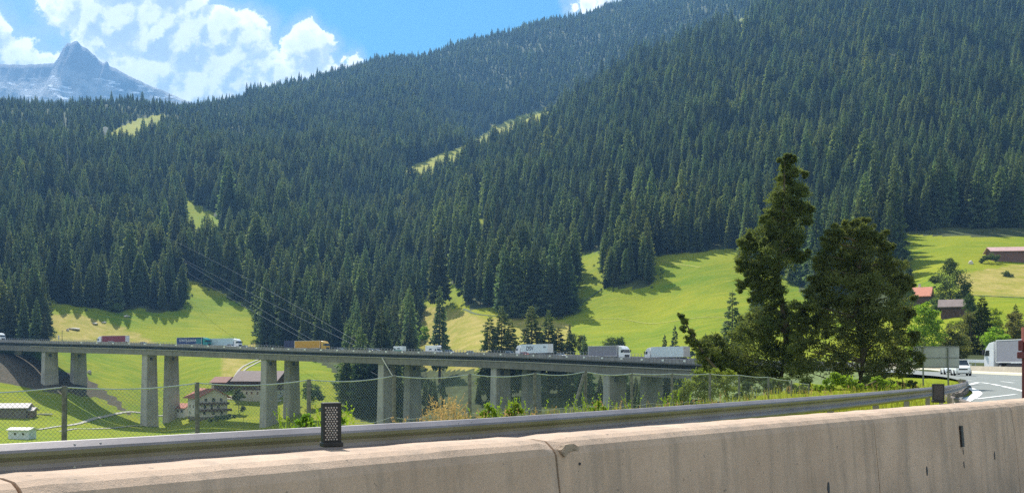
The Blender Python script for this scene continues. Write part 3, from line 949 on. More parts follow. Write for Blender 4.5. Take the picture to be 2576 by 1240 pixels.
ORD = ['first', 'second', 'third', 'fourth', 'fifth', 'sixth', 'seventh', 'eighth', 'ninth', 'tenth', 'eleventh', 'twelfth', 'thirteenth', 'fourteenth', 'fifteenth', 'sixteenth', 'seventeenth', 'eighteenth', 'nineteenth', 'twentieth']
REG = [(-999, 120, 'wood at the far left'), (120, 300, 'left half of the wood above the left meadow'), (300, 470, 'right half of the wood above the left meadow'), (470, 720, 'woods under the slanting cables'),
       (720, 900, 'dark wood above the yellow lorry'), (900, 1080, 'dark wood left of the hay field'), (1080, 1260, 'woods around the hay field'), (1260, 1460, 'wood above the lettered white lorry'),
       (1460, 1660, 'wood above the bright meadow'), (1660, 1880, 'wood edge topping the bright meadow'), (1880, 2260, 'wood seen behind the two big pines'), (2260, 9999, 'wood above the right meadow')]
groups_ = {}
for i in ind:
    if FPY[i] > 905 and FPX[i] > 1040: rg = 'gorge beneath the viaduct, %s' % ('left of its fifth legs' if FPX[i] < 1240 else 'by its fifth legs' if FPX[i] < 1560 else 'right of its last legs')
    else: rg = [q[2] for q in REG if q[0] <= FPX[i] < q[1]][0]
    groups_.setdefault(rg, []).append(i)
for rg, mem in groups_.items():
    mem.sort(key=lambda i: FY[i])
    nrow = 12
    rows = [mem[k:k + nrow] for k in range(0, len(mem), nrow)]
    for rn, row in enumerate(rows):
        row.sort(key=lambda i: FPX[i])
        for cn, i in enumerate(row):
            k = int(kind[i])
            lab = '%s %s from left, %s row, %s' % ('larch' if k in (4, 5) else 'spruce', ORD[cn], 'front' if rn == 0 else ORD[min(19, rn)], rg)
            tree(k, FX[i], FY[i], SPEC[k][1] * h[i], rot[i], wid[i], lab, 'conifers of the ' + rg, z=FZ[i])


# ---- the far forest: one object, trees instanced on its points
def forest():
    idx = np.nonzero(~isind)[0]
    me = bpy.data.meshes.new('forest')
    me.vertices.add(len(idx))
    co = np.stack([FX[idx], FY[idx], FZ[idx] - 0.4], 1).astype(np.float32)
    me.vertices.foreach_set('co', co.ravel())
    def attr(name, typ, data):
        a = me.attributes.new(name, typ, 'POINT'); a.data.foreach_set('value', data)
    attr('kind', 'INT', kind[idx].astype(np.int32))
    attr('hs', 'FLOAT', h[idx].astype(np.float32))
    attr('ws', 'FLOAT', (h[idx] * wid[idx]).astype(np.float32))
    attr('rz', 'FLOAT', rot[idx].astype(np.float32))
    o = bpy.data.objects.new('forest', me); COL.objects.link(o)
    o['kind'] = 'stuff'; tag(o, 'dense conifer forest covering the mountainsides', 'forest')
    ng = bpy.data.node_groups.new('plant_forest', 'GeometryNodeTree')
    ng.interface.new_socket('Geometry', in_out='INPUT', socket_type='NodeSocketGeometry')
    ng.interface.new_socket('Geometry', in_out='OUTPUT', socket_type='NodeSocketGeometry')
    n = ng.nodes; l = ng.links
    gi = n.new('NodeGroupInput'); go_ = n.new('NodeGroupOutput')
    join = n.new('GeometryNodeJoinGeometry')
    def named(nm, dt):
        a = n.new('GeometryNodeInputNamedAttribute'); a.data_type = dt; a.inputs['Name'].default_value = nm
        return a.outputs[0]
    kd = named('kind', 'INT'); hs = named('hs', 'FLOAT'); ws = named('ws', 'FLOAT'); rz = named('rz', 'FLOAT')
    cs = n.new('ShaderNodeCombineXYZ'); l.new(ws, cs.inputs[0]); l.new(ws, cs.inputs[1]); l.new(hs, cs.inputs[2])
    cr = n.new('ShaderNodeCombineXYZ'); l.new(rz, cr.inputs[2])
    e2r = n.new('FunctionNodeEulerToRotation'); l.new(cr.outputs[0], e2r.inputs[0])
    used = {}
    for ob in COL.objects:
        if ob.type == 'MESH' and ob.parent is not None:
            for k in range(6):
                if ob.data is PROTO[k][0]: used.setdefault(k, {})['c'] = ob
                if ob.data is PROTO[k][1]: used.setdefault(k, {})['t'] = ob
    for k in range(6):
        if k not in used: continue
        jg = n.new('GeometryNodeJoinGeometry')
        for q in ('c', 't'):
            oi = n.new('GeometryNodeObjectInfo'); oi.transform_space = 'ORIGINAL'
            oi.inputs['Object'].default_value = used[k][q]
            l.new(oi.outputs['Geometry'], jg.inputs[0])
        g2i = n.new('GeometryNodeGeometryToInstance'); l.new(jg.outputs[0], g2i.inputs[0])
        cmp_ = n.new('FunctionNodeCompare'); cmp_.data_type = 'INT'; cmp_.operation = 'EQUAL'
        l.new(kd, cmp_.inputs[2]); cmp_.inputs[3].default_value = k
        m2p = n.new('GeometryNodeMeshToPoints'); l.new(gi.outputs[0], m2p.inputs['Mesh'])
        l.new(cmp_.outputs[0], m2p.inputs['Selection'])
        iop = n.new('GeometryNodeInstanceOnPoints')
        l.new(m2p.outputs[0], iop.inputs['Points']); l.new(g2i.outputs[0], iop.inputs['Instance'])
        l.new(e2r.outputs[0], iop.inputs['Rotation']); l.new(cs.outputs[0], iop.inputs['Scale'])
        l.new(iop.outputs[0], join.inputs[0])
    l.new(join.outputs[0], go_.inputs[0])
    md = o.modifiers.new('forest', 'NODES'); md.node_group = ng
    return o


forest()
# ------------------------------------------------------------------ where a screen row meets the terrain
YSCR = HY - F * (ZT - EYE) / DD[None, :]


def hit(x, y, dmin=250):
    c = int(np.clip(round((x - XX[0]) / 12.0), 0, len(XX) - 1))
    for j in range(len(DD)):
        if DD[j] >= dmin and YSCR[c, j] <= y:
            y1, y0 = YSCR[c, j], YSCR[c, j - 1]
            t = 0 if abs(y0 - y1) < 1e-6 else min(1, max(0, (y0 - y) / (y0 - y1)))
            return float(DD[j - 1] + (DD[j] - DD[j - 1]) * t)
    return 600.0


def ribbon(name, pts, width, m, lift=0.25, kind='structure', step=3.0):
    path = resample([(XA(x, d), d, 0) for (x, y, d) in [(x, y, hit(x, y)) for x, y in pts]], step)
    vs = []; fs = []
    for i, p in enumerate(path):
        a = path[max(0, i - 1)]; b = path[min(len(path) - 1, i + 1)]
        t = (b - a).normalized(); nn = Vector((-t.y, t.x, 0))
        for s in (-0.5, -0.17, 0.17, 0.5):
            q = p + nn * width * s
            vs.append((q.x, q.y, gz(q.x, q.y) + lift))
    for i in range(len(path) - 1):
        for k in range(3): fs.append((i * 4 + k, i * 4 + k + 1, (i + 1) * 4 + k + 1, (i + 1) * 4 + k))
    o = new_mesh(name, vs, fs, m, None, True); tag(o, kind=kind)
    return o


M_gravel = mat('pale_gravel', (0.38, 0.36, 0.30), 0.95, var=0.15, scale=0.5)
ribbon('path', [(705, 893), (650, 905), (612, 922), (592, 945), (588, 962)], 1.0, M_gravel)
ribbon('path', [(722, 893), (665, 905), (628, 922), (606, 942), (600, 958)], 1.0, M_gravel)
M_track = mat('mown_strip', (0.30, 0.31, 0.03), 0.95, var=0.2, scale=0.3)
ribbon('path', [(1425, 806), (1560, 802), (1700, 806), (1860, 801)], 0.8, M_track, 0.12)
ribbon('path', [(1640, 652), (1690, 662), (1760, 672)], 0.8, M_track, 0.12)
M_hedge = mat('unmown_strip', (0.07, 0.10, 0.03), 0.95, var=0.3, scale=0.5)
ribbon('path', [(2430, 742), (2500, 746), (2600, 750)], 1.3, M_hedge, 0.15)
ribbon('path', [(1445, 775), (1490, 745), (1515, 728)], 1.6, M_hedge, 0.15)
ribbon('path', [(1165, 778), (1200, 790), (1248, 795)], 1.4, M_hedge, 0.15)
ribbon('path', [(60, 1088), (167, 1071), (260, 1050), (351, 1037), (450, 1042), (520, 1052)], 1.7, M_gravel)
ribbon('path', [(150, 1086), (240, 1079), (348, 1071), (400, 1073)], 1.2, M_gravel)
ribbon('path', [(560, 998), (600, 1003), (640, 1000), (700, 1012)], 5.0, M_gravel)

# ------------------------------------------------------------------ the viaduct
VP = [(-700, 575, 838), (-400, 545, 843), (-150, 515, 848), (0, 495, 853), (125, 464, 856), (376, 443, 862), (676, 415, 872.5), (972, 380, 880),
      (1258, 338, 886.5), (1545, 291, 896), (1757, 262, 903)]
vpts = [P(x, y, D) for (x, D, y) in VP]
vpts += [Vector((61, 236, 2.6)), Vector((67, 208, 2.2)), Vector((67.5, 190, 1.9))]
VPATH = resample(vpts, 3.0)                # top of the near railing
VT = []
for i, p in enumerate(VPATH):
    a = VPATH[max(0, i - 1)]; b = VPATH[min(len(VPATH) - 1, i + 1)]
    t = b - a; t.z = 0; VT.append(t.normalized())
VPX = [CX + F * p.x / p.y for p in VPATH]


def vat(s, lat, dz):
    """point on the viaduct: s = index (float) along, lateral away from us, height over the deck"""
    s = max(0, min(len(VPATH) - 1.001, s)); i = int(s); f = s - i
    p = VPATH[i].lerp(VPATH[i + 1], f); t = VT[i].lerp(VT[i + 1], f).normalized()
    return Vector((p.x - t.y * lat, p.y + t.x * lat, p.z - 1.15 + dz)), math.atan2(t.y, t.x)


def s_for(px, lat=0.0):
    best = 0; bd = 1e9
    for k in range(0, (len(VPATH) - 1) * 10):
        q, _ = vat(k / 10, lat, 0)
        d = abs(CX + F * q.x / q.y - px)
        if d < bd: bd = d; best = k / 10
    return best


def stained(m, base):
    T = NT(m.node_tree); b = m.node_tree.nodes['Principled BSDF']
    g = T.add('ShaderNodeNewGeometry'); mp_ = T.add('ShaderNodeMapping'); T.link(g.outputs['Position'], mp_.inputs[0]); mp_.inputs['Scale'].default_value = (0.9, 0.9, 0.05)
    st = T.noise(mp_.outputs[0], 1.0, 5, 0.7); bl = T.noise(g.outputs['Position'], 0.25, 6, 0.65)
    sx = T.add('ShaderNodeSeparateXYZ'); T.link(g.outputs['Position'], sx.inputs[0])
    lift = T.math('FRACT', T.math('MULTIPLY', sx.outputs[2], 0.25)); jn = T.maprange(lift, 0.0, 0.05, 0.75, 1.0)
    c = T.mix(T.maprange(bl, 0.35, 0.65), tuple(x * 0.82 for x in base), tuple(x * 1.15 for x in base))
    c = T.mix(T.maprange(st, 0.5, 0.68, 0, 0.6), c, tuple(x * 0.45 for x in base))
    c = T.vmath('SCALE', c, s=jn)
    T.link(c, b.inputs['Base Color'])


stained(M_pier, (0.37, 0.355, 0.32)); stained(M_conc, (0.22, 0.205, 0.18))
via = empty('viaduct', (0, 0, 0), 0, 'long grey concrete motorway viaduct on twin tapered legs crossing the valley', 'viaduct')
decks = [(0.0, 12.6), (13.6, 26.6)]
for q, (l0, l1) in enumerate(decks):
    pr = [(l0 + 0.05, -1.15), (l0 + 0.05, -1.6), (l0 + 2.6, -1.75), (l1 - 2.6, -1.75), (l1 - 0.05, -1.6), (l1 - 0.05, -1.15)]
    v, f = sweep(VPATH, lambda i: pr); new_mesh('deck_slab', v, f, M_asph_far, via)
    a = l0 + (2.5 if q == 0 else 3.0); b = l1 - 2.6
    v, f = sweep(VPATH, lambda i: [(a - 0.04, -1.66), (a - 0.04, -2.84), (a + 0.3, -2.84), (a + 0.3, -1.66)]); new_mesh('upper_web', v, f, M_dark, via)  # shade of the deck overhang put into the web's dark colour
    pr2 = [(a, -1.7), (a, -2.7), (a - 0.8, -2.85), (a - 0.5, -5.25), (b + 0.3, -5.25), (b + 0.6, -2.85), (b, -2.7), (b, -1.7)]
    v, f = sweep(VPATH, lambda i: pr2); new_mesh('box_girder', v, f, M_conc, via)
i0, i1 = int(s_for(70)), int(s_for(1900))
pr = [(0.0, -0.16), (0.16, -0.16), (0.16, -1.14), (0.0, -1.14)]
v, f = sweep(VPATH, lambda i: [(-0.02, -0.22), (0.2, -0.22), (0.2, -1.30), (-0.02, -1.30)]); new_mesh('parapet', v, f, M_edge, via)
v, f = sweep(VPATH[i0:i1], lambda i: [(1.25, -2.72), (1.68, -2.72), (1.68, -2.98), (1.25, -2.98)]); new_mesh('ledge', v, f, M_ledge, via)  # pale colour stands in for sky light caught along the ledge
v, f = sweep(VPATH, lambda i: [(0.3, -0.95), (0.62, -0.95), (0.62, -1.14), (0.3, -1.14)]); new_mesh('kerb', v, f, M_ledge, via)
mb = MB()
for i in range(0, len(VPATH) - 1):
    for fr in (0.0, 0.5):
        p, a = vat(i + fr, 0.02, 0); M = Matrix.Translation(p) @ Matrix.Rotation(a, 4, 'Z')
        mb.box((0, -0.08, 0.52), (0.14, 0.12, 1.25), M)
v, f = sweep(VPATH, lambda i: [(-0.06, 0.03), (0.1, 0.03), (0.1, -0.06), (-0.06, -0.06)])
mb.add(v, f)
mb.build('railing', M_edge, via)
mb = MB()
for i in range(0, len(VPATH) - 1):
    for fr in (0.0, 0.5):
        p, a = vat(i + fr, 26.4, 0); M = Matrix.Translation(p) @ Matrix.Rotation(a, 4, 'Z')
        mb.box((0, 0, 0.85), (0.12, 0.12, 1.7), M)
for z in (1.7, 0.75):
    v, f = sweep(VPATH, lambda i: [(26.35, z - 1.15), (26.45, z - 1.15), (26.45, z - 1.22), (26.35, z - 1.22)]); mb.add(v, f)
mb.build('far_railing', M_steel, via)
for lat in (12.2, 14.0):
    v, f = sweep(VPATH, lambda i: [(lat, -0.40), (lat + 0.06, -0.40), (lat + 0.06, -0.72), (lat, -0.72)]); new_mesh('median_rail', v, f, M_edge, via)
v, f = sweep(VPATH, lambda i: [(26.1, -0.35), (26.2, -0.35), (26.2, -1.14), (26.1, -1.14)]); new_mesh('parapet', v, f, M_edge, via)
M_line = mat('road_paint', (0.75, 0.75, 0.72), 0.7, var=0.08, scale=2)
for lat in (1.0, 11.6, 14.6, 25.6):
    v, f = sweep(VPATH, lambda i: [(lat, -1.145), (lat + 0.2, -1.145)], False); new_mesh('edge_line', v, f, M_line, via)
for lat in (4.7, 8.3, 18.0, 21.7):
    mb = MB()
    for i in range(0, len(VPATH) - 2, 4):
        a, _ = vat(i, lat, 0.006); b, _ = vat(i, lat + 0.16, 0.006); c, _ = vat(i + 2, lat + 0.16, 0.006); d, _ = vat(i + 2, lat, 0.006)
        mb.quad(a, d, c, b)
    mb.build('lane_dashes', M_line, via)
# white markers on the parapet
s = s_for(205)
while s < s_for(1740):
    p, a = vat(s, -0.1, 0.55)
    mb = MB(); mb.box((0, 0, 0), (0.85, 0.10, 0.5), Matrix.Translation(p) @ Matrix.Rotation(a, 4, 'Z'))
    mb.build('marker', M_marker, via); s += 8.6 / 3.0
# legs
PIERS = [(125, 470), (376, 449), (677, 421), (972, 386), (1259, 344), (1546, 297)]
BASEY = {0: (972, 940), 1: (1078, 1076), 2: (1078, 1076)}
for n, (px, D) in enumerate(PIERS):
    for q, lat in enumerate((6.0, 20.0)):
        s = s_for(px, 6.0)
        p, a = vat(s, lat, 0)
        zb = gz(p.x, p.y) - 2.0
        H = (p.z - 4.05) - zb
        M = Matrix.Translation((p.x, p.y, zb)) @ Matrix.Rotation(a, 4, 'Z')
        mb = MB(); k = 1 + H * 0.0075
        w0, d0 = 3.0 * k, 6.4 * k
        # bevelled rectangular shaft
        ring = []
        vs = []
        for (zz, sw, sdp) in ((0, w0, d0), (H - 1.6, 3.0, 6.4), (H - 1.6, 3.0, 6.4), (H, 3.0, 6.4)):
            c = 0.25
            for (x_, y_) in ((-sw / 2 + c, -sdp / 2), (sw / 2 - c, -sdp / 2), (sw / 2, -sdp / 2 + c), (sw / 2, sdp / 2 - c), (sw / 2 - c, sdp / 2), (-sw / 2 + c, sdp / 2), (-sw / 2, sdp / 2 - c), (-sw / 2, -sdp / 2 + c)):
                vs.append(M @ Vector((x_, y_, zz)))
        fs = [tuple(range(7, -1, -1)), tuple(range(24, 32))]
        for r_ in (0, 2):
            for k2 in range(8): fs.append((r_ * 8 + k2, r_ * 8 + (k2 + 1) % 8, r_ * 8 + 8 + (k2 + 1) % 8, r_ * 8 + 8 + k2))
        mb.add(vs, fs)
        leg = mb.build('pier', M_pier, via)
        mb = MB(); mb.box((w0 * 0.5 * 0 + 1.52, -0.6, H - 1.7), (0.12, 1.5, 1.3), M); mb.build('opening', M_dark, leg)
s = s_for(957, 0)
pa, _ = vat(s, 0.9, -1.8); pb, _ = vat(s + 1.6, 2.6, -9.5); pc, _ = vat(s + 1.6, 2.6, -24)
mb = MB(); mb.tube([pa, pb, pc], 0.16, 8); mb.build('drain_pipe', M_marker, via)
# approach fills: the ground at both ends meets the deck
M_fill = gm
fill = []
for (ia, ib) in ((0, int(s_for(-10))), (int(s_for(1840)), len(VPATH))):
    pts = VPATH[ia:ib]
    v, f = sweep(pts, lambda i: [(-0.3, -1.7), (27, -1.7), (60, -22), (-34, -22)] if ia == 0 else [(0.3, -1.8), (26, -1.8), (40, -9), (-16, -9)])
    o = new_mesh('terrain', v, f, mat('embankment_grass' if ia else 'embankment_turf', (0.10, 0.14, 0.03), 0.95, var=0.4, scale=0.2), None); tag(o, kind='structure')


# ------------------------------------------------------------------ vehicles
def wheel(parent, x, y, r=0.5, w=0.3):
    mb = MB(); mb.cyl((x, y, r), r, w, 'Y', 14); t = mb.build('wheel', M_tyre, parent)
    mb = MB(); mb.cyl((x, y + (w / 2 + 0.01) * (1 if y > 0 else -1), r), r * 0.55, 0.03, 'Y', 12); mb.build('rim', M_steel, t)
    return t


def place(e, px, lat, heading, dz=0.0):
    s = s_for(px, lat); p, a = vat(s, lat, dz)
    e.location = p; e.rotation_euler = (0, 0, a + (math.pi if heading < 0 else 0))


def text(body, size, M, m, parent, name='lettering'):
    cu = bpy.data.curves.new(name, 'FONT'); cu.body = body; cu.size = size; cu.align_x = 'CENTER'; cu.align_y = 'CENTER'; cu.extrude = 0.01
    cu.offset = size * 0.015
    cu.materials.append(m)
    tmp = bpy.data.objects.new('tmp', cu)
    dg = bpy.context.evaluated_depsgraph_get()
    me_ = bpy.data.meshes.new_from_object(tmp.evaluated_get(dg)) if False else None
    COL.objects.link(tmp); bpy.context.view_layer.update()
    me_ = bpy.data.meshes.new_from_object(tmp.evaluated_get(bpy.context.evaluated_depsgraph_get()))
    bpy.data.objects.remove(tmp)
    me_.materials.clear(); me_.materials.append(m)
    o = bpy.data.objects.new(name, me_); COL.objects.link(o); o.parent = parent; o.matrix_local = M
    return o


def lorry(label, side, cab, roof=None, L=13.6, txt=None, txtc=None, rear=None, group='lorries on the motorway', name='lorry', Hh=4.0, txt2=None, band=None):
    e = empty(name, (0, 0, 0), 0, label, 'lorry', group)
    x1 = 5.2; x0 = x1 - L
    ms = paint('tarp_%s' % '_'.join('%d' % (c * 100) for c in side), side, 0.55, 0.08)
    mc = paint('cab_%s' % '_'.join('%d' % (c * 100) for c in cab), cab, 0.3, 0.04)
    mr = paint('roof_%s' % '_'.join('%d' % (c * 100) for c in (roof or (0.8, 0.8, 0.8))), roof or (0.8, 0.8, 0.8), 0.5, 0.04)
    mb = MB(); mb.box(((x0 + x1) / 2, 0, (1.1 + Hh) / 2), (L, 2.5, Hh - 1.1)); tr = mb.build('trailer', ms, e, bevel=0.03)
    mb = MB(); mb.box(((x0 + x1) / 2, 0, Hh + 0.03), (L + 0.06, 2.56, 0.09))
    for y in (-1.26, 1.26):
        mb.box(((x0 + x1) / 2, y, 1.13), (L, 0.04, 0.10))
        for xx in (x0 + 0.05, x1 - 0.05): mb.box((xx, y, (1.1 + Hh) / 2), (0.12, 0.045, Hh - 1.1))
    mb.build('roof', mr, tr)
    mb = MB(); mb.box((x0 - 0.03, 0, (1.1 + Hh) / 2), (0.05, 2.4, Hh - 1.2)); mb.build('rear_doors', paint('rear_door_white', (0.7, 0.7, 0.7)) if rear is None else paint('rear_%d' % (rear[0] * 100), rear), tr)
    mb = MB(); mb.box(((x0 + x1) / 2 + 1.2, 0, 0.85), (L + 1.5, 0.9, 0.3)); mb.box((x0 + 0.4, 0, 0.6), (0.15, 2.3, 0.2))
    for y in (-1.2, 1.2): mb.box((1.0, y, 0.7), (3.6, 0.06, 0.5))
    mb.build('chassis', M_chas, e)
    prof = [(5.75, 0.45), (8.05, 0.45), (8.10, 1.5), (8.02, 2.0), (7.72, 3.0), (6.9, 3.72), (5.75, 3.9)]
    mb = MB(); mb.prism(prof, -1.24, 1.24); cb = mb.build('cab', mc, e, bevel=0.06)
    mb = MB(); mb.quad((8.075, -1.1, 2.02), (8.075, 1.1, 2.02), (7.80, 1.05, 2.85), (7.80, -1.05, 2.85)); mb.build('windscreen', M_glass, cb)
    for y in (-1.255, 1.255):
        mb = MB(); mb.quad((7.85, y, 2.0), (6.8, y, 2.0), (6.8, y, 2.75), (7.6, y, 2.75)); mb.build('side_window', M_glass, cb)
        mb = MB(); mb.box((8.0, y * 1.12, 2.5), (0.16, 0.25, 0.75)); mb.build('mirror', M_chas, cb)
    mb = MB(); mb.box((8.10, 0, 1.05), (0.05, 1.7, 0.75)); mb.build('grille', M_chas, cb)
    for y in (-0.95, 0.95):
        mb = MB(); mb.box((8.10, y, 0.75), (0.06, 0.42, 0.26)); mb.build('headlight', M_lamp, cb)
    for x in (x0 + 1.6, x0 + 2.9, x0 + 4.2, 6.0 - 1.9 + 0.2, 7.1):
        for y in (-1.05, 1.05): wheel(e, x, y)
    if txt:
        mt = paint('lettering_dark' if (txtc or (0, 0, 0))[0] < 0.3 else 'lettering_pale', txtc or (0.02, 0.03, 0.06))
        for sgn in (1, -1):
            # right-hand side of the lorry (y = -) and left-hand side (y = +)
            R = Matrix.Rotation(math.radians(90), 4, 'X') if sgn == 1 else (Matrix.Rotation(math.pi, 4, 'Z') @ Matrix.Rotation(math.radians(90), 4, 'X'))
            text(txt[0], txt[1], Matrix.Translation((txt[2] if sgn == -1 else txt[2], -1.275 * sgn, txt[3])) @ R, mt, e)
            if txt2: text(txt2[0], txt2[1], Matrix.Translation((txt2[2], -1.275 * sgn, txt2[3])) @ R, mt, e)
    if band:
        m2 = paint('band_teal', band)
        mb = MB()
        for y in (-1.262, 1.262): mb.box((x1 - 1.6, y, 2.3), (3.0, 0.02, 2.3))
        mb.build('teal_panel', m2, tr)
    return e


def car(label, color, group='cars on the motorway', suv=False, name='car', roofc=None, cat='car'):
    e = empty(name, (0, 0, 0), 0, label, cat, group)
    mc = paint('car_%s' % '_'.join('%d' % (c * 100) for c in color), color, 0.25, 0.03)
    h = 0.22 if suv else 0
    # lower body lofted through stations: x, half width, z bottom, z top
    st = [(-2.15, 0.70, 0.42, 0.80 + h), (-2.05, 0.82, 0.28, 0.95 + h), (-1.5, 0.88, 0.22, 0.98 + h), (0, 0.90, 0.20, 0.96 + h), (1.0, 0.89, 0.20, 0.93 + h), (1.75, 0.84, 0.22, 0.82 + h), (2.08, 0.74, 0.28, 0.70 + h), (2.18, 0.60, 0.36, 0.58 + h)]
    vs = []; fs = []
    for (x, w, zb, zt) in st:
        vs += [(x, -w * 0.93, zb), (x, -w, (zb + zt) / 2), (x, -w * 0.9, zt - 0.04), (x, -w * 0.55, zt), (x, w * 0.55, zt), (x, w * 0.9, zt - 0.04), (x, w, (zb + zt) / 2), (x, w * 0.93, zb)]
    for i in range(len(st) - 1):
        for k in range(8): fs.append((i * 8 + k, i * 8 + (k + 1) % 8, (i + 1) * 8 + (k + 1) % 8, (i + 1) * 8 + k))
    fs += [tuple(range(7, -1, -1)), tuple(range((len(st) - 1) * 8, len(st) * 8))]
    mb = MB(); mb.add(vs, fs); bd = mb.build('body', mc, e, smooth=False, bevel=0.03)
    zt = 1.45 + h * 1.4; zb = 0.93 + h
    xr = -1.95 if suv else -1.75
    g = [(xr, zb), (0.95, zb - 0.02), (0.25, zt - 0.04), (-0.6, zt), (-1.25 - (0.35 if suv else 0), zt - 0.05)]
    vs = []
    for (x, z) in g:
        w = 0.80 if z < zb + 0.1 else 0.62
        vs += [(x, -w, z), (x, w, z)]
    mb = MB()
    n = len(g)
    mb.add(vs, [(2 * k, 2 * ((k + 1) % n), 2 * ((k + 1) % n) + 1, 2 * k + 1) for k in range(n)] + [tuple(2 * k for k in range(n - 1, -1, -1)), tuple(2 * k + 1 for k in range(n))])
    mb.build('windows', M_glass, e)
    mb = MB(); rx0 = g[4][0]; rx1 = g[2][0]
    mb.box(((rx0 + rx1) / 2, 0, zt + 0.005), (rx1 - rx0 + 0.1, 1.22, 0.05))
    for y in (-1, 1):
        for (a, b) in ((g[1], g[2]), (g[0], g[4])):
            mb.tube([(a[0], y * 0.80, a[1]), (b[0], y * 0.63, b[1])], 0.035, 5)
        mb.tube([(-0.45, y * 0.81, zb), (-0.5, y * 0.64, zt)], 0.03, 5)
    mb.build('roof', paint('car_roof_white', roofc) if roofc else mc, e)
    mb = MB(); mb.box((2.17, 0, 0.50 + h), (0.04, 0.9, 0.16)); mb.box((2.12, 0, 0.34 + h / 2), (0.1, 1.3, 0.12)); mb.build('grille', M_chas, bd)
    for y in (-0.62, 0.62):
        mb = MB(); mb.box((2.09, y, 0.64 + h), (0.14, 0.26, 0.13)); mb.build('headlight', M_lamp, bd)
        mb = MB(); mb.box((0.78, y * 1.5, 1.0 + h), (0.15, 0.16, 0.12)); mb.build('mirror', mc, bd)
    for x in (-1.35, 1.35):
        for y in (-0.80, 0.80): wheel(e, x, y, 0.33, 0.22)
    return e


W1 = (0.78, 0.79, 0.80)
trk = []
place(lorry('grey-sided lorry with white cab at the left edge of the picture, on the viaduct', (0.30, 0.32, 0.36), W1), -18, 3.4, 1)
place(lorry('dark red curtain-sided lorry with white cab and pale rear on the viaduct', (0.20, 0.03, 0.045), W1, (0.75, 0.7, 0.6)), 284, 19, -1)
place(lorry('navy blue lorry with pale lettering and a teal front on the viaduct', (0.015, 0.04, 0.15), (0.02, 0.25, 0.25), (0.75, 0.72, 0.62), txt=('SONTJULIANA', 1.45, -2.3, 2.7), txtc=(0.55, 0.55, 0.62), band=(0.02, 0.16, 0.20)), 488, 3.4, 1)
place(lorry('pale blue-white lorry driving just ahead of the navy one on the viaduct', (0.42, 0.55, 0.60), W1), 566, 7.0, 1)
place(lorry('ochre yellow lorry with white roof on the viaduct', (0.50, 0.27, 0.02), (0.55, 0.33, 0.03), (0.8, 0.78, 0.72)), 786, 4.0, 1)
place(lorry('dark navy lorry following close behind the yellow one on the viaduct', (0.02, 0.025, 0.07), (0.03, 0.03, 0.08), (0.05, 0.06, 0.12), L=9.0), 738, 20.5, 1)
place(lorry('white lorry lettered in dark capitals on its side, heading left on the viaduct', (0.62, 0.70, 0.70), W1, txt=('DSV', 2.0, 0.6, 2.6), txtc=(0.01, 0.015, 0.05), txt2=('DSV', 0.8, -6.9, 3.0)), 1343, 18.5, -1)
place(lorry('grey-sided lorry with large white cab coming toward the right end of the viaduct', (0.22, 0.21, 0.25), W1, (0.82, 0.82, 0.82)), 1533, 4.2, 1)
place(lorry('plain white refrigerated lorry near the right end of the viaduct, rear doors showing', (0.60, 0.68, 0.68), W1, rear=(0.45, 0.42, 0.42)), 1677, 18.0, -1)

place(car('white car in front of the dark red lorry on the viaduct', W1), 281, 4.5, 1)
place(car('silver car alone right of the dark red lorry on the viaduct', (0.55, 0.58, 0.62)), 362, 4.5, 1)
place(car('white car at the foot of the navy lettered lorry', W1), 499, 1.9, 1)
place(car('larger white car below the pale blue-white lorry on the viaduct', W1, suv=True), 582, 2.2, 1)
place(car('silver-blue car just right of the pale blue-white lorry', (0.50, 0.58, 0.66)), 617, 4.5, 1)
place(car('pale silver car right of the yellow lorry on the viaduct', (0.60, 0.66, 0.70)), 858, 4.8, 1)
place(car('small white-green car ahead of the pale silver one on the viaduct', (0.62, 0.70, 0.68)), 936, 9.0, 1)
place(car('white low car between the two vans on the viaduct', W1), 950, 4.8, 1)
place(car('silver estate car close behind the white motorhome', (0.50, 0.54, 0.58), suv=True), 1131, 5.0, 1)
place(car('pale grey car in the gap left of the black and white car', (0.48, 0.53, 0.56)), 1184, 4.8, 1)
place(car('black car with bright white roof in front of the white lettered lorry', (0.02, 0.02, 0.022), suv=True, roofc=(0.75, 0.8, 0.78)), 1285, 5.5, 1)
place(car('red car below the white lettered lorry', (0.62, 0.06, 0.06)), 1321, 3.5, 1)
place(car('white car alone left of the grey lorry with white cab', W1), 1413, 4.0, 1)


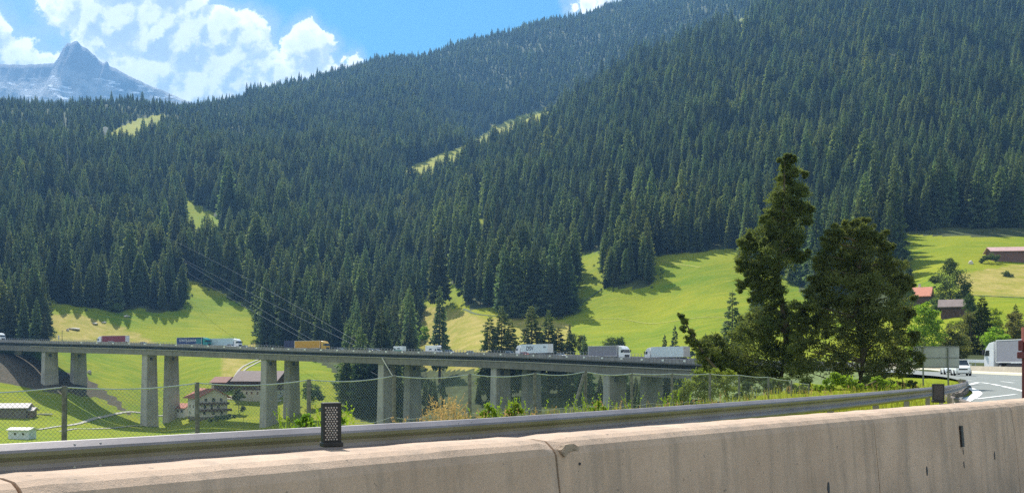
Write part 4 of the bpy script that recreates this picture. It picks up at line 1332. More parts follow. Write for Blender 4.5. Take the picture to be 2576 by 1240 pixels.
def van(label, color, L=6.0, Hh=2.7, name='van', cat='van', stripe=None):
    e = empty(name, (0, 0, 0), 0, label, cat, 'vans on the viaduct')
    mc = paint('van_%s' % '_'.join('%d' % (c * 100) for c in color), color, 0.35, 0.04)
    a = L / 2
    prof = [(-a, 0.35), (a, 0.35), (a + 0.02, 0.9), (a - 0.7, 1.25), (a - 1.1, 1.9), (a - 0.6, Hh - 0.35), (a - 1.0, Hh), (-a, Hh)]
    mb = MB(); mb.prism(prof, -1.05, 1.05); b = mb.build('body', mc, e, bevel=0.05)
    mb = MB(); mb.quad((a - 0.72, -0.9, 1.3), (a - 0.72, 0.9, 1.3), (a - 1.07, 0.9, 1.9), (a - 1.07, -0.9, 1.9)); mb.build('windscreen', M_glass, b)
    for y in (-1.06, 1.06):
        mb = MB(); mb.quad((a - 0.9, y, 1.25), (a - 2.0, y, 1.25), (a - 2.0, y, 1.85), (a - 1.2, y, 1.85)); mb.build('side_window', M_glass, b)
        mb = MB(); mb.box((-0.8, y, 1.75), (1.4, 0.02, 0.45)); mb.build('side_window', M_glass, b)
        if stripe:
            mb = MB(); mb.box((-0.3, y, 1.0), (L - 1.6, 0.015, 0.5)); mb.build('stripe', paint('stripe_teal', stripe), b)
    for y in (-0.7, 0.7):
        mb = MB(); mb.box((a, y, 0.75), (0.08, 0.3, 0.2)); mb.build('headlight', M_lamp, b)
    for x in (-a + 1.1, a - 1.0):
        for y in (-0.95, 0.95): wheel(e, x, y, 0.36, 0.24)
    return e


place(van('white motorhome with overhanging roof on the viaduct near its middle', W1, 7.0, 3.1, 'motorhome', 'motorhome'), 1092, 4.6, 1)
place(van('small white van with green side on the far carriageway left of the motorhome', (0.70, 0.76, 0.74), 5.6, 2.6, stripe=(0.05, 0.30, 0.25)), 1004, 18.5, -1)

# street lamp post and little sign on the viaduct's left end
s = s_for(158, 1.0); p, a = vat(s, 0.6, 0)
e = empty('lamp_post', p, a, 'thin dark pole standing at the left end of the viaduct beside the meadow', 'pole')
mb = MB(); mb.tube([(0, 0, -0.3), (0, 0, 5.6)], 0.13, 8, 0.09); mb.build('pole', M_chas, e)
mb = MB(); mb.box((0.25, 0, 5.6), (0.8, 0.22, 0.14)); mb.build('lamp_head', M_chas, e)
p, a = vat(s_for(148, 26), 26, 0)
e = empty('road_sign', p, a, 'small grey sign beside the thin dark pole at the left end of the viaduct', 'sign')
mb = MB(); mb.tube([(0, 0, 0), (0, 0, 3.2)], 0.06, 6); mb.build('post', M_steel, e)
mb = MB(); mb.box((0, 0, 2.7), (1.3, 0.06, 2.0)); mb.build('sign_panel', mat('sign_back_grey', (0.42, 0.45, 0.42), 0.6), e)

# ------------------------------------------------------------------ motorway on our side
RAIL = [(-900, 4.6, 1.58), (0, 7.37, 0), (651, 9.0, 0), (1302, 11.5, 0), (1925, 17.2, 0), (2148, 21.8, 0), (2300, 28, 0), (2379, 35, 0), (2415, 46, 0), (2431, 60, 0), (2428, 74, 0), (2412, 88, 0)]
RAILY = {0: 1116, 651: 1081, 1302: 1046, 1925: 1005, 2148: 989, 2300: 976.5, 2379: 969.7, 2415: 964, 2431: 959.5, 2428: 955, 2412: 952}
rpts = [Vector((-6.8, 4.15, 0.75)), Vector((-9.6, 1.2, 0.75))]
rp = [Vector((-9.6 - 2.9, -2.0, 0.75)), Vector((-9.6 + 0.0, 1.0, 0.75)), Vector((-6.7, 4.15, 0.75))]
for (x, D, q) in RAIL[1:]:
    rp.append(P(x, RAILY[x], D))
RPATH = resample(rp, 0.5)
# kerb to the right of the rail's end, and the asphalt left boundary
LEFT = [(-32, -24), (-9.2, -9.5), (-7.6, -1.0), (-2.3, 5.0), (2.4, 10.3), (8.4, 17.4), (12.0, 24), (15.0, 33), (17.95, 41.7), (20.45, 46.3), (23.55, 52.8), (26.55, 59.5), (29.25, 66), (33.0, 75), (37, 85), (45.0, 108), (50.5, 130), (56, 155), (61, 180)]
WALL = [(22, 8), (30, 24), (38, 42), (45, 60), (50.0, 80), (54.5, 100), (57, 115), (59.8, 130), (62.8, 145), (65.6, 157), (69.5, 176), (71.5, 195), (72, 215)]


def zroad(D):
    return float(np.interp(D, [-60, 60, 125, 160, 200], [0, 0, 0.34, 0.55, 1.0]))


def strip(name, left, right, m, lift, n=60, cols=8, zf=zroad):
    L = resample([(a, b, 0) for a, b in left], 1.0); R = resample([(a, b, 0) for a, b in right], 1.0)
    vs = []; fs = []
    for i in range(n + 1):
        t = i / n
        a = L[min(len(L) - 1, int(t * (len(L) - 1)))]; b = R[min(len(R) - 1, int(t * (len(R) - 1)))]
        for k in range(cols + 1):
            q = a.lerp(b, k / cols); vs.append((q.x, q.y, zf(q.y) + lift))
    for i in range(n):
        for k in range(cols):
            a = i * (cols + 1) + k; fs.append((a, a + 1, a + cols + 2, a + cols + 1))
    return new_mesh(name, vs, fs, m, None, True)


M_asph = mat('asphalt', (0.20, 0.215, 0.20), 0.8, var=0.12, scale=0.4, bump=0.25, bscale=60, coord='Generated')
T = NT(M_asph.node_tree)
o = strip('road', [(x, y) for x, y in LEFT], [(x - 0.25, y) for x, y in BLINE[1:-1]] + WALL[4:-1], M_asph, 0.0, n=120)
tag(o, kind='structure')
o = strip('road', [(x + 0.3, y) for x, y in BLINE[1:]], [(10, -45), (16, -18), (24, -2), (34, 14), (44, 30), (54, 48), (62, 70), (66, 84)], M_asph, 0.0, n=90, zf=lambda D: -0.76)
tag(o, kind='structure')
o = strip('road', [(x + 0.7, y) for x, y in WALL[5:]], [(68, 95), (73, 115), (77, 135), (80, 155), (84, 175), (87, 200), (88, 220)], mat('asphalt_far_side', (0.17, 0.175, 0.17), 0.85, var=0.1, scale=0.3), 0.42, n=50)
tag(o, kind='structure')


def gp(x, y, z=0.0):
    """point of the road plane seen at x, y"""
    D = 100.0
    for _ in range(30): D = (EYE - (zroad(D))) * F / (y - HY)
    return Vector((XA(x, D), D, zroad(D) + 0.012 + z))


def line_marks(segs, name='road_marking'):
    for (pts, w) in segs:
        path = resample([gp(x, y) for x, y in pts], 0.8)
        v, f = sweep(path, lambda i: [(-w / 2, 0), (w / 2, 0)], False)
        o = new_mesh(name, v, f, M_line, None, False); tag(o, kind='structure')


line_marks([
    ([(2405, 1022), (2423, 1011), (2443, 1001), (2456, 993.5), (2459, 988), (2451, 981), (2436, 975)], 0.42),
    ([(2430, 970), (2444, 966), (2460, 961.5)], 0.4),
    ([(2461, 961.5), (2470, 962), (2490, 964.8)], 0.3), ([(2494, 965.5), (2508, 968.2), (2517, 970)], 0.3), ([(2521, 971), (2545, 976.3), (2572, 983), (2600, 990)], 0.3),
    ([(2455, 1003.5), (2500, 998), (2555, 991.6)], 0.22),
    ([(2461, 949.4), (2486, 950.4)], 0.2), ([(2518, 959), (2552, 963)], 0.22), ([(2534, 955.5), (2560, 956.8)], 0.2), ([(2432, 956.5), (2446, 957.6)], 0.2),
])
# kerb round the grass island
kp = resample([Vector((x - 0.25, y, 0)) for x, y in [(12.0, 24), (15.0, 33), (17.95, 41.7), (20.45, 46.3), (23.55, 52.8), (26.55, 59.5), (29.25, 66), (33.0, 75)]], 0.7)
v, f = sweep(kp, lambda i: [(0, -0.05), (0, 0.16), (0.22, 0.16), (0.22, -0.05)])
o = new_mesh('kerb', v, f, mat('kerb_stone', (0.16, 0.13, 0.11), 0.9, var=0.3), None); tag(o, kind='structure')

# guardrail: its own thing
gr = empty('guardrail', (0, 0, 0), 0, 'long galvanised steel guardrail running behind the near concrete barrier and curving away', 'guardrail')
prof = [(0.0, 0.0), (-0.03, -0.002), (-0.085, -0.045), (-0.095, -0.065), (-0.085, -0.095), (-0.04, -0.13), (-0.035, -0.16), (-0.04, -0.19), (-0.085, -0.225), (-0.095, -0.25), (-0.085, -0.28), (-0.02, -0.31), (0, -0.31), (-0.008, -0.30), (-0.07, -0.272), (-0.08, -0.25), (-0.07, -0.232), (-0.028, -0.19), (-0.022, -0.16), (-0.028, -0.13), (-0.07, -0.088), (-0.08, -0.065), (-0.07, -0.05), (-0.02, -0.012)]
M_rail = mat('weathered_zinc', (0.26, 0.232, 0.235), 0.5, 0.3, var=0.16, scale=1.5, dirt=0.35, bump=0.1, bscale=8)
v, f = sweep(RPATH, lambda i: prof)
bm_o = new_mesh('beam', v, f, M_rail, gr)
k = 0
for i in range(3, len(RPATH) - 1, 8):
    p = RPATH[i]; t = (RPATH[i + 1] - RPATH[i - 1]); a = math.atan2(t.y, t.x)
    M = Matrix.Translation(p) @ Matrix.Rotation(a, 4, 'Z')
    mb = MB(); mb.box((0, 0.09, -0.50), (0.10, 0.12, 0.9), M); mb.box((0, 0.02, -0.16), (0.12, 0.06, 0.16), M); mb.build('post', M_rail, gr)
    if i < 90:
        mb = MB()
        for dx in (-0.1, 0.1):
            for z in (-0.022, -0.20): mb.cyl((dx, -0.055 if z > -0.1 else -0.05, z - 0.008 if z > -0.1 else z), 0.011, 0.014, 'Z' if z > -0.1 else 'Y', 8, M)
        mb.build('splice_bolts', M_steel, gr)
    k += 1

# near concrete barrier of precast segments
L0 = Vector((-2.17, 4.38, 0)); R0 = Vector((7.43, 15.0, 0)); bd_ = (R0 - L0).normalized()


def t_for(px):
    best = None
    u = (px - CX) / F
    o = L0 - Vector((-bd_.y, bd_.x, 0)) * 0.40          # the near top edge of the wall
    # (L0.x + b.x t) = u (L0.y + b.y t)
    return (u * o.y - o.x) / (bd_.x - u * bd_.y)


M_bar = bpy.data.materials.new('barrier_concrete'); M_bar.use_nodes = True
T = NT(M_bar.node_tree); b = M_bar.node_tree.nodes['Principled BSDF']
g_ = T.add('ShaderNodeNewGeometry'); pos = g_.outputs['Position']
c = T.mix(T.maprange(T.noise(pos, 1.3, 6, 0.65), 0.3, 0.7), (0.46, 0.32, 0.225), (0.64, 0.46, 0.335))
ms_ = T.add('ShaderNodeMapping'); T.link(pos, ms_.inputs[0]); ms_.inputs['Scale'].default_value = (5, 5, 0.45)
c = T.mix(T.maprange(T.noise(ms_.outputs[0], 1.2, 6, 0.7), 0.47, 0.68, 0, 0.6), c, (0.26, 0.205, 0.16))
sz_ = T.add('ShaderNodeSeparateXYZ'); T.link(pos, sz_.inputs[0])
c = T.mix(T.math('MULTIPLY', T.maprange(sz_.outputs[2], 0.25, -0.55, 0, 0.75), T.maprange(T.noise(pos, 2.2, 6, 0.7), 0.35, 0.6)), c, (0.20, 0.165, 0.135))
c = T.mix(T.maprange(T.noise(pos, 24, 2, 0.5), 0.71, 0.73, 0, 0.7), c, (0.14, 0.12, 0.10))
c = T.mix(T.maprange(T.noise(pos, 60, 3, 0.6), 0.3, 0.7, 0.0, 0.30), c, (0.28, 0.24, 0.20))
c = T.mix(T.maprange(T.noise(pos, 9, 4, 0.6), 0.70, 0.76, 0.0, 0.6), c, (0.20, 0.17, 0.15))
T.link(c, b.inputs['Base Color']); b.inputs['Roughness'].default_value = 0.93
bn = T.add('ShaderNodeBump'); bn.inputs['Strength'].default_value = 0.7; bn.inputs['Distance'].default_value = 0.006
T.link(T.noise(pos, 90, 5, 0.7), bn.inputs['Height']); T.link(bn.outputs[0], b.inputs['Normal'])
M_chip = mat('broken_concrete', (0.36, 0.275, 0.20), 0.95, var=0.3, scale=12, bump=0.8, bscale=30)
barr = empty('concrete_barrier', (0, 0, 0), 0, 'near brownish concrete barrier wall of precast segments along the bottom of the picture', 'barrier')
bprof = [(0.0, -0.9), (0.0, 0.845), (-0.18, 0.85), (-0.29, 0.842), (-0.345, 0.822), (-0.385, 0.79), (-0.405, 0.745), (-0.44, 0.30), (-0.49, -0.30), (-0.54, -0.82), (-0.54, -0.9)]
joints = [t_for(62), t_for(1405), t_for(2199), t_for(2548)]
seglen = joints[1] - joints[0]
cuts = [joints[0] - 3 * seglen, joints[0] - 2 * seglen, joints[0] - seglen] + joints + [joints[3] + 4.0 * k for k in range(1, 8)]
rndb = random.Random(4)


def bar_pt(t):
    q = L0 + bd_ * t
    # beyond the picture's right edge the barrier follows the bend
    if t > 15.5:
        w = t - 15.5; q = q + Vector((-bd_.y, bd_.x, 0)) * (0.008 * w * w)
    return q


for a, b2 in zip(cuts[:-1], cuts[1:]):
    n = max(8, int((b2 - a) / 0.12))
    path = [bar_pt(a + 0.008 + (b2 - a - 0.016) * k / n) for k in range(n + 1)]
    rr = [0.0 for _ in path]
    def pf(i):
        j = 0.006 * noise.noise(Vector((path[i].x * 6, path[i].y * 6, 0)))
        endf = min(i, n - i)
        chip = 0.03 * rndb.random() if endf == 0 else (0.010 * rndb.random() if endf == 1 else 0)
        return [(l + (chip if 0.7 < z < 0.84 and l < -0.2 else 0), z + (j if z > 0.8 else 0) - (chip * 0.6 if z > 0.78 else 0)) for (l, z) in bprof]
    v, f = sweep(path, pf)
    new_mesh('segment', v, f, M_bar, barr, False)
M_gap = mat('dark_joint_fill', (0.10, 0.085, 0.07), 0.95)  # even dark fill set inside the gaps between segments
for t in cuts[1:-1]:
    p = bar_pt(t); a = math.atan2(bd_.y, bd_.x); M = Matrix.Translation(p) @ Matrix.Rotation(a, 4, 'Z')
    mb = MB(); mb.prism([(-0.03, -0.8), (-0.03, 0.80), (-0.36, 0.76), (-0.415, 0.30), (-0.465, -0.3), (-0.51, -0.8)], -0.01, 0.01, M @ Matrix(((0, 1, 0, 0), (1, 0, 0, 0), (0, 0, 1, 0), (0, 0, 0, 1)))); mb.build('joint', M_gap, barr)


def on_face(px, h_):
    """frame on the barrier's near face at grid x and height h_"""
    t = t_for(px)
    for _ in range(4):
        l = np.interp(h_, [-0.82, -0.30, 0.30, 0.745, 0.79], [-0.54, -0.49, -0.44, -0.405, -0.385])
        q = L0 + bd_ * t + Vector((-bd_.y, bd_.x, 0)) * l
        px2 = CX + F * q.x / q.y
        t += (px - px2) / F * q.y * 0.9
    M = Matrix.Translation((q.x, q.y, h_)) @ Matrix.Rotation(math.atan2(bd_.y, bd_.x), 4, 'Z') @ Matrix.Rotation(math.radians(-4.7), 4, 'X')
    return M


def hz(px, y):
    """height on the near face that shows at px,y"""
    lo = 0.5
    for _ in range(20):
        M = on_face(px, lo); q = M.translation
        lo += ((HY - y) / F * q.y + EYE - lo) * 0.7
        lo = max(-0.7, min(0.8, lo))
    return lo


# lifting slots and scuffs
for (px, y, w, hh) in [(2328, 1184, 0.045, 0.12), (2498, 1145, 0.04, 0.11), (2421, 1168, 0.03, 0.09), (2081, 1228, 0.05, 0.15), (1458, 1166, 0.02, 0.02), (2420, 1135, 0.02, 0.08)]:
    M = on_face(px, hz(px, y)); mb = MB()
    pts = [Vector((math.cos(k * 0.785) * w / 2 * rndb.uniform(0.7, 1.2), 0.0, math.sin(k * 0.785) * hh / 2 * rndb.uniform(0.8, 1.15))) for k in range(8)]
    vs = [M @ (q + Vector((0, -0.004, 0))) for q in pts] + [M @ (q + Vector((0, 0.02, 0))) for q in pts]
    mb.add(vs, [tuple(range(7, -1, -1)), tuple(range(8, 16))] + [(k, (k + 1) % 8, 8 + (k + 1) % 8, 8 + k) for k in range(8)])
    mb.build('lifting_slot', M_chas, barr)
# chipped corner beside the middle joint
for (px, y, w, hh) in [(1434, 1127, 0.16, 0.06), (1421, 1138, 0.06, 0.05)]:
    M = on_face(px, hz(px, y)); mb = MB(); n = 11
    pts = [Vector((math.cos(k * 6.283 / n) * w / 2 * rndb.uniform(0.7, 1.25), 0, math.sin(k * 6.283 / n) * hh / 2 * rndb.uniform(0.6, 1.25))) for k in range(n)]
    vs = [M @ Vector((0, -0.008, 0))] + [M @ (q + Vector((0, -0.003 - rndb.random() * 0.004, 0))) for q in pts] + [M @ (q + Vector((0, 0.03, 0))) for q in pts]
    fs = [(0, 1 + (k + 1) % n, 1 + k) for k in range(n)] + [(1 + k, 1 + (k + 1) % n, 1 + n + (k + 1) % n, 1 + n + k) for k in range(n)]
    mb.add(vs, fs); mb.build('chipped_patch', M_chip, barr)


M_blk = mat('black_plastic', (0.012, 0.012, 0.014), 0.6, var=0.3, scale=30)
M_prism = mat('reflector_beads', (0.42, 0.38, 0.36), 0.3, var=0.3, scale=60)
M_prismd = mat('dull_reflector_beads', (0.12, 0.11, 0.11), 0.4, var=0.3, scale=60)


def reflector(px, y, D, h_, w, label, mbead, yaw):
    p = P(px, y, D)
    e = empty('reflector_box', p, math.atan2(-p.x, p.y) * 1.0 + yaw, label, 'reflector', 'reflectors on top of the near barrier')
    # local -y faces the traffic; body stands on the barrier top
    mb = MB(); mb.box((0, 0, h_ * 0.53), (w, 0.05, h_ * 0.94)); hs = mb.build('housing', M_blk, e, bevel=0.006)
    mb = MB(); mb.box((0.002, 0, 0.014), (w * 1.08, 0.085, 0.028)); mb.build('foot', M_blk, e, bevel=0.006)
    mb = MB(); rows = int(h_ * 0.80 / 0.0125); cols_ = int(w * 0.86 / 0.0155)
    for r in range(rows):
        for c_ in range(cols_ - (r % 2)):
            cx0 = -w * 0.43 + 0.0085 + 0.0155 * c_ + (0.00775 if r % 2 else 0); cz = h_ * 0.17 + r * 0.0125
            n = 6; yy_ = -0.0255
            vs = [Vector((cx0 + 0.0052 * math.cos(k * 1.047), yy_, cz + 0.0052 * math.sin(k * 1.047))) for k in range(n)] + [Vector((cx0, yy_ - 0.0035, cz + 0.001))]
            mb.add(vs, [(k, (k + 1) % n, n) for k in range(n)])
    mb.build('bead_panel', mbead, hs)
    return e


reflector(833, 1123, 5.72, 0.245, 0.105, 'black upright reflector box with bright bead pattern on the barrier, left of centre', M_prism, 0.28)
reflector(2360, 1012, 12.5, 0.226, 0.135, 'plain black reflector box on the barrier near the right, before the grass island', M_prismd, 0.25)
# stuck-on reflector strip
M = on_face(2415, hz(2415, 1097)); e = empty('reflector_plate', (0, 0, 0), 0, 'narrow black reflector plate fixed upright to the near face of the barrier at the right', 'reflector')
mb = MB(); mb.box((0, -0.012, 0), (0.075, 0.02, 0.24), M); mb.build('plate', M_blk, e)
mb = MB()
for r in range(17):
    for c_ in range(4):
        mb.box(((c_ - 1.5) * 0.0165 + (0.004 if r % 2 else 0), -0.0235, (r - 8) * 0.0135), (0.009, 0.003, 0.007), M)
mb.build('bead_panel', M_prismd, e)

# ------------------------------------------------------------------ wire fence
FP = [(-260, 985, 15.6), (160, 975, 17.5), (498, 965, 19.4), (777, 957, 21.2), (990, 946.5, 23.1), (1183, 942.5, 24.9), (1345, 940, 26.8), (1472, 935.5, 28.9), (1590, 940, 31), (1690, 940.5, 33.2), (1785, 941, 35.5), (1860, 944, 39), (1933, 949, 43), (1990, 958, 47), (2035, 967, 51)]
fence = empty('wire_fence', (0, 0, 0), 0, 'old chain-link fence with sagging top wire between the guardrail and the valley', 'fence')
M_fpost = mat('rough_fence_post', (0.15, 0.15, 0.155), 0.9, var=0.45, scale=12)
M_wire = mat('fence_wire', (0.55, 0.56, 0.52), 0.5, 0.3, var=0.15)
M_mesh = mat('chain_link', (0.30, 0.33, 0.30), 0.6, 0.3)
tops = [P(x, y, D) for x, y, D in FP]
for i, p in enumerate(tops):
    mb = MB(); lean = Vector((0.02 * math.sin(i * 2.1), 0, 0))
    w = 0.045 if i < 7 else 0.042
    mb.tube([p + Vector((0, 0, -2.4)), p + lean * 0.5 + Vector((0, 0, -1)), p + lean + Vector((0, 0, 0.03))], w, 7)
    mb.build('post', M_fpost, fence)
mb = MB(); p = tops[7]; mb.tube([p + Vector((-0.03, -0.1, -0.05)), p + Vector((-0.62, -0.3, -2.0))], 0.045, 7); mb.build('brace', M_fpost, fence)
mw = MB(); mm = MB(); ml = MB()
MESH_H = 1.75
for i in range(len(tops) - 1):
    a, b2 = tops[i], tops[i + 1]; sag = 0.07 if i < 8 else 0.03
    pts = [a.lerp(b2, k / 8) - Vector((0, 0, sag * math.sin(math.pi * k / 8) - 0.01)) for k in range(9)]
    mw.tube(pts, 0.013 if i < 7 else 0.016, 5)
    pts2 = [q - Vector((0, 0, 0.92 + 0.03 * math.sin(k * 1.3))) for k, q in enumerate(pts)]
    ml.tube(pts2, 0.005, 4)
    L = (b2 - a).length; st = 0.075; n = int(L / st)
    def top_at(u):
        return a.lerp(b2, u) - Vector((0, 0, sag * math.sin(math.pi * max(0, min(1, u)))))
    for k in range(-int(MESH_H / st), n + 1):
        for sgn in (1, -1):
            u0 = k / n; u1 = (k * st + MESH_H) / (n * st)
            if sgn < 0: u0, u1 = u1, u0
            # wire from top (u0) to bottom (u1), clipped to the panel
            lo, hi = 0.0, 1.0
            if abs(u1 - u0) < 1e-6: continue
            for bound in (0.0, 1.0):
                tt = (bound - u0) / (u1 - u0)
                if 0 < tt < 1:
                    if (bound == 0.0) == (u1 > u0): lo = max(lo, tt)
                    else: hi = min(hi, tt)
            if u0 < 0 and u1 <= 0 or u0 > 1 and u1 >= 1 or hi <= lo: continue
            A = top_at(u0 + (u1 - u0) * lo) - Vector((0, 0, MESH_H * lo)); B = top_at(u0 + (u1 - u0) * hi) - Vector((0, 0, MESH_H * hi))
            r = 0.0022
            side = Vector((b2.y - a.y, -(b2.x - a.x), 0)).normalized() * 0
            t = (B - A).normalized(); nn = t.cross(Vector((b2.x - a.x, b2.y - a.y, 0)).normalized().cross(Vector((0, 0, 1)))).normalized() * r
            mm.quad(A + nn, A - nn, B - nn, B + nn)
mw.build('top_wire', M_wire, fence); ml.build('middle_wire', M_wire, fence)
new_mesh('mesh', mm.v, mm.f, M_mesh, fence)

# ------------------------------------------------------------------ far barrier, rail, sign, car, lorry, post at the right
fb = empty('concrete_barrier', (0, 0, 0), 0, 'far pale concrete dividing wall behind the white car at the right', 'barrier')
wp = resample([Vector((x, y, zroad(y))) for x, y in WALL[2:]], 1.5)
M_far = mat('pale_concrete', (0.44, 0.38, 0.29), 0.9, var=0.12, scale=0.6)
v, f = sweep(wp, lambda i: [(0.0, 0.0), (0.22, 0.03), (0.22, 0.10), (0.0, 0.30), (-0.10, 0.98), (-0.30, 0.98), (-0.45, 0.3), (-0.6, 0.0)])
new_mesh('wall', v, f, M_far, fb)
v, f = sweep(wp, lambda i: [(0.24, 0.02), (0.24, 0.34), (0.55, 0.26), (0.62, 0.02)]); new_mesh('foot_strip', v, f, mat('painted_sun_foot_strip', (0.62, 0.58, 0.45), 0.9), fb)  # paler colour paints in the sun caught by the sloped foot
fr = empty('guardrail', (0, 0, 0), 0, 'far white-topped guardrail beyond the carriageway, left of the grey lorry at the right', 'guardrail')
fpth = resample([Vector((72.5, 178, 2.55)), Vector((74.5, 170, 2.45)), Vector((76.5, 160, 2.3)), Vector((77.5, 145, 2.1)), Vector((76, 128, 1.9))], 1.5)
v, f = sweep(fpth, lambda i: [(0, 0.02), (0.3, 0.04), (0.3, -0.05), (0.1, -0.1), (0.1, -0.45), (0, -0.45)]); new_mesh('beam', v, f, M_white, fr)
for i in range(1, len(fpth) - 1, 2):
    mb = MB(); mb.box((fpth[i].x + 0.2, fpth[i].y, fpth[i].z - 0.8), (0.12, 0.12, 1.5)); mb.build('post', M_steel, fr)

# blank back of a big sign
D = 72.0
sgn = empty('road_sign', (0, 0, 0), 0, 'large blank grey back of a road sign on two posts in front of the pines', 'sign')
c = P(2355, 898, D)
zg_ = -0.05
mb = MB(); Msg = Matrix.Translation(c) @ Matrix.Rotation(math.radians(-6), 4, 'Z')
M_sign = mat('sign_back', (0.33, 0.355, 0.34), 0.55, 0.3, var=0.1, scale=1.5)
mb.box((0, 0, 0.0), (3.08, 0.05, 1.50), Msg); pn = mb.build('sign_panel', M_sign, sgn)
mb = MB(); 
for zz in (-0.05, 0.70, -0.70): mb.box((0, -0.045, zz), (3.06, 0.04, 0.06), Msg)
mb.build('stiffener', mat('sign_rib', (0.20, 0.215, 0.21), 0.6, 0.4), pn)
for dx in (-0.90, 0.78):
    q = Msg @ Vector((dx, -0.10, 0)); mb = MB(); mb.tube([(q.x, q.y, -0.2), (q.x, q.y, c.z + 0.68)], 0.06, 8); mb.build('post', MATS['sign_rib'], sgn)

# near white car and one half hidden behind it
cr_ = car('white car driving toward us on the road at the right', (0.80, 0.81, 0.82), 'cars on the road at the right', suv=True); q = P(2417, 944, 116); cr_.location = (q.x, q.y, zroad(116) + 0.01); cr_.rotation_euler = (0, 0, math.radians(-90 - 17))
cr_ = car('white car partly hidden behind the front one, just right of the blank sign', (0.74, 0.76, 0.77), 'cars on the road at the right'); q = P(2390, 943, 127); cr_.location = (q.x, q.y, zroad(127) + 0.01); cr_.rotation_euler = (0, 0, math.radians(-90 - 15))
lr = lorry('grey-sided lorry behind the far dividing wall, cut by the right edge', (0.30, 0.295, 0.33), W1, (0.85, 0.85, 0.82), group='lorries on the motorway')
lr.location = (66.2, 132.5, 0.75); lr.rotation_euler = (0, 0, math.radians(96))
# dark red roadside post with round fittings
D = 24.0
pst = empty('signal_post', P(2575, 1000, D), 0, 'dark red post with two rounded fittings, cut by the right edge of the picture', 'post')
M_red = mat('dark_red_paint', (0.10, 0.012, 0.02), 0.45, var=0.2); M_pale = mat('faded_red_cap', (0.45, 0.14, 0.13), 0.5)
base = P(2575, 1000, D).z
zt_ = P(2575, 822, D).z - base
mb = MB(); mb.tube([(0.02, 0, -0.75), (0.02, 0, zt_)], 0.055, 12); mb.build('pole', M_red, pst)
mb = MB(); mb.cyl((0.02, 0, zt_ - 0.18), 0.062, 0.34, 'Z', 14); mb.build('cap', M_pale, pst)
for (yy2, hh, rr2) in ((869, 0.26, 0.05), (893, 0.17, 0.075)):
    zz = P(2566, yy2, D).z - base
    mb = MB(); mb.cyl((-0.08, -0.02, zz), rr2, hh * 0.9, 'Z', 14); mb.build('fitting', M_red, pst, bevel=0.015)

# ------------------------------------------------------------------ buildings
M_plast = mat('white_render', (0.62, 0.60, 0.56), 0.9, var=0.05, dirt=0.1)
M_wood = mat('dark_timber', (0.095, 0.055, 0.04), 0.85, var=0.35, scale=1.5)
M_wood2 = mat('grey_timber', (0.15, 0.125, 0.11), 0.9, var=0.3, scale=1.5)
M_tile = mat('red_tiles', (0.40, 0.14, 0.09), 0.85, var=0.25, scale=1.2, dirt=0.2)
M_tileb = mat('brown_tiles', (0.22, 0.165, 0.15), 0.85, var=0.15, scale=0.8)
M_sheet = mat('pink_roof_sheet', (0.52, 0.32, 0.29), 0.6, var=0.1, scale=0.6)
M_greyroof = mat('grey_roof_sheet', (0.45, 0.40, 0.39), 0.7, var=0.15)
M_stone = mat('grey_stone_base', (0.20, 0.20, 0.20), 0.9, var=0.3)


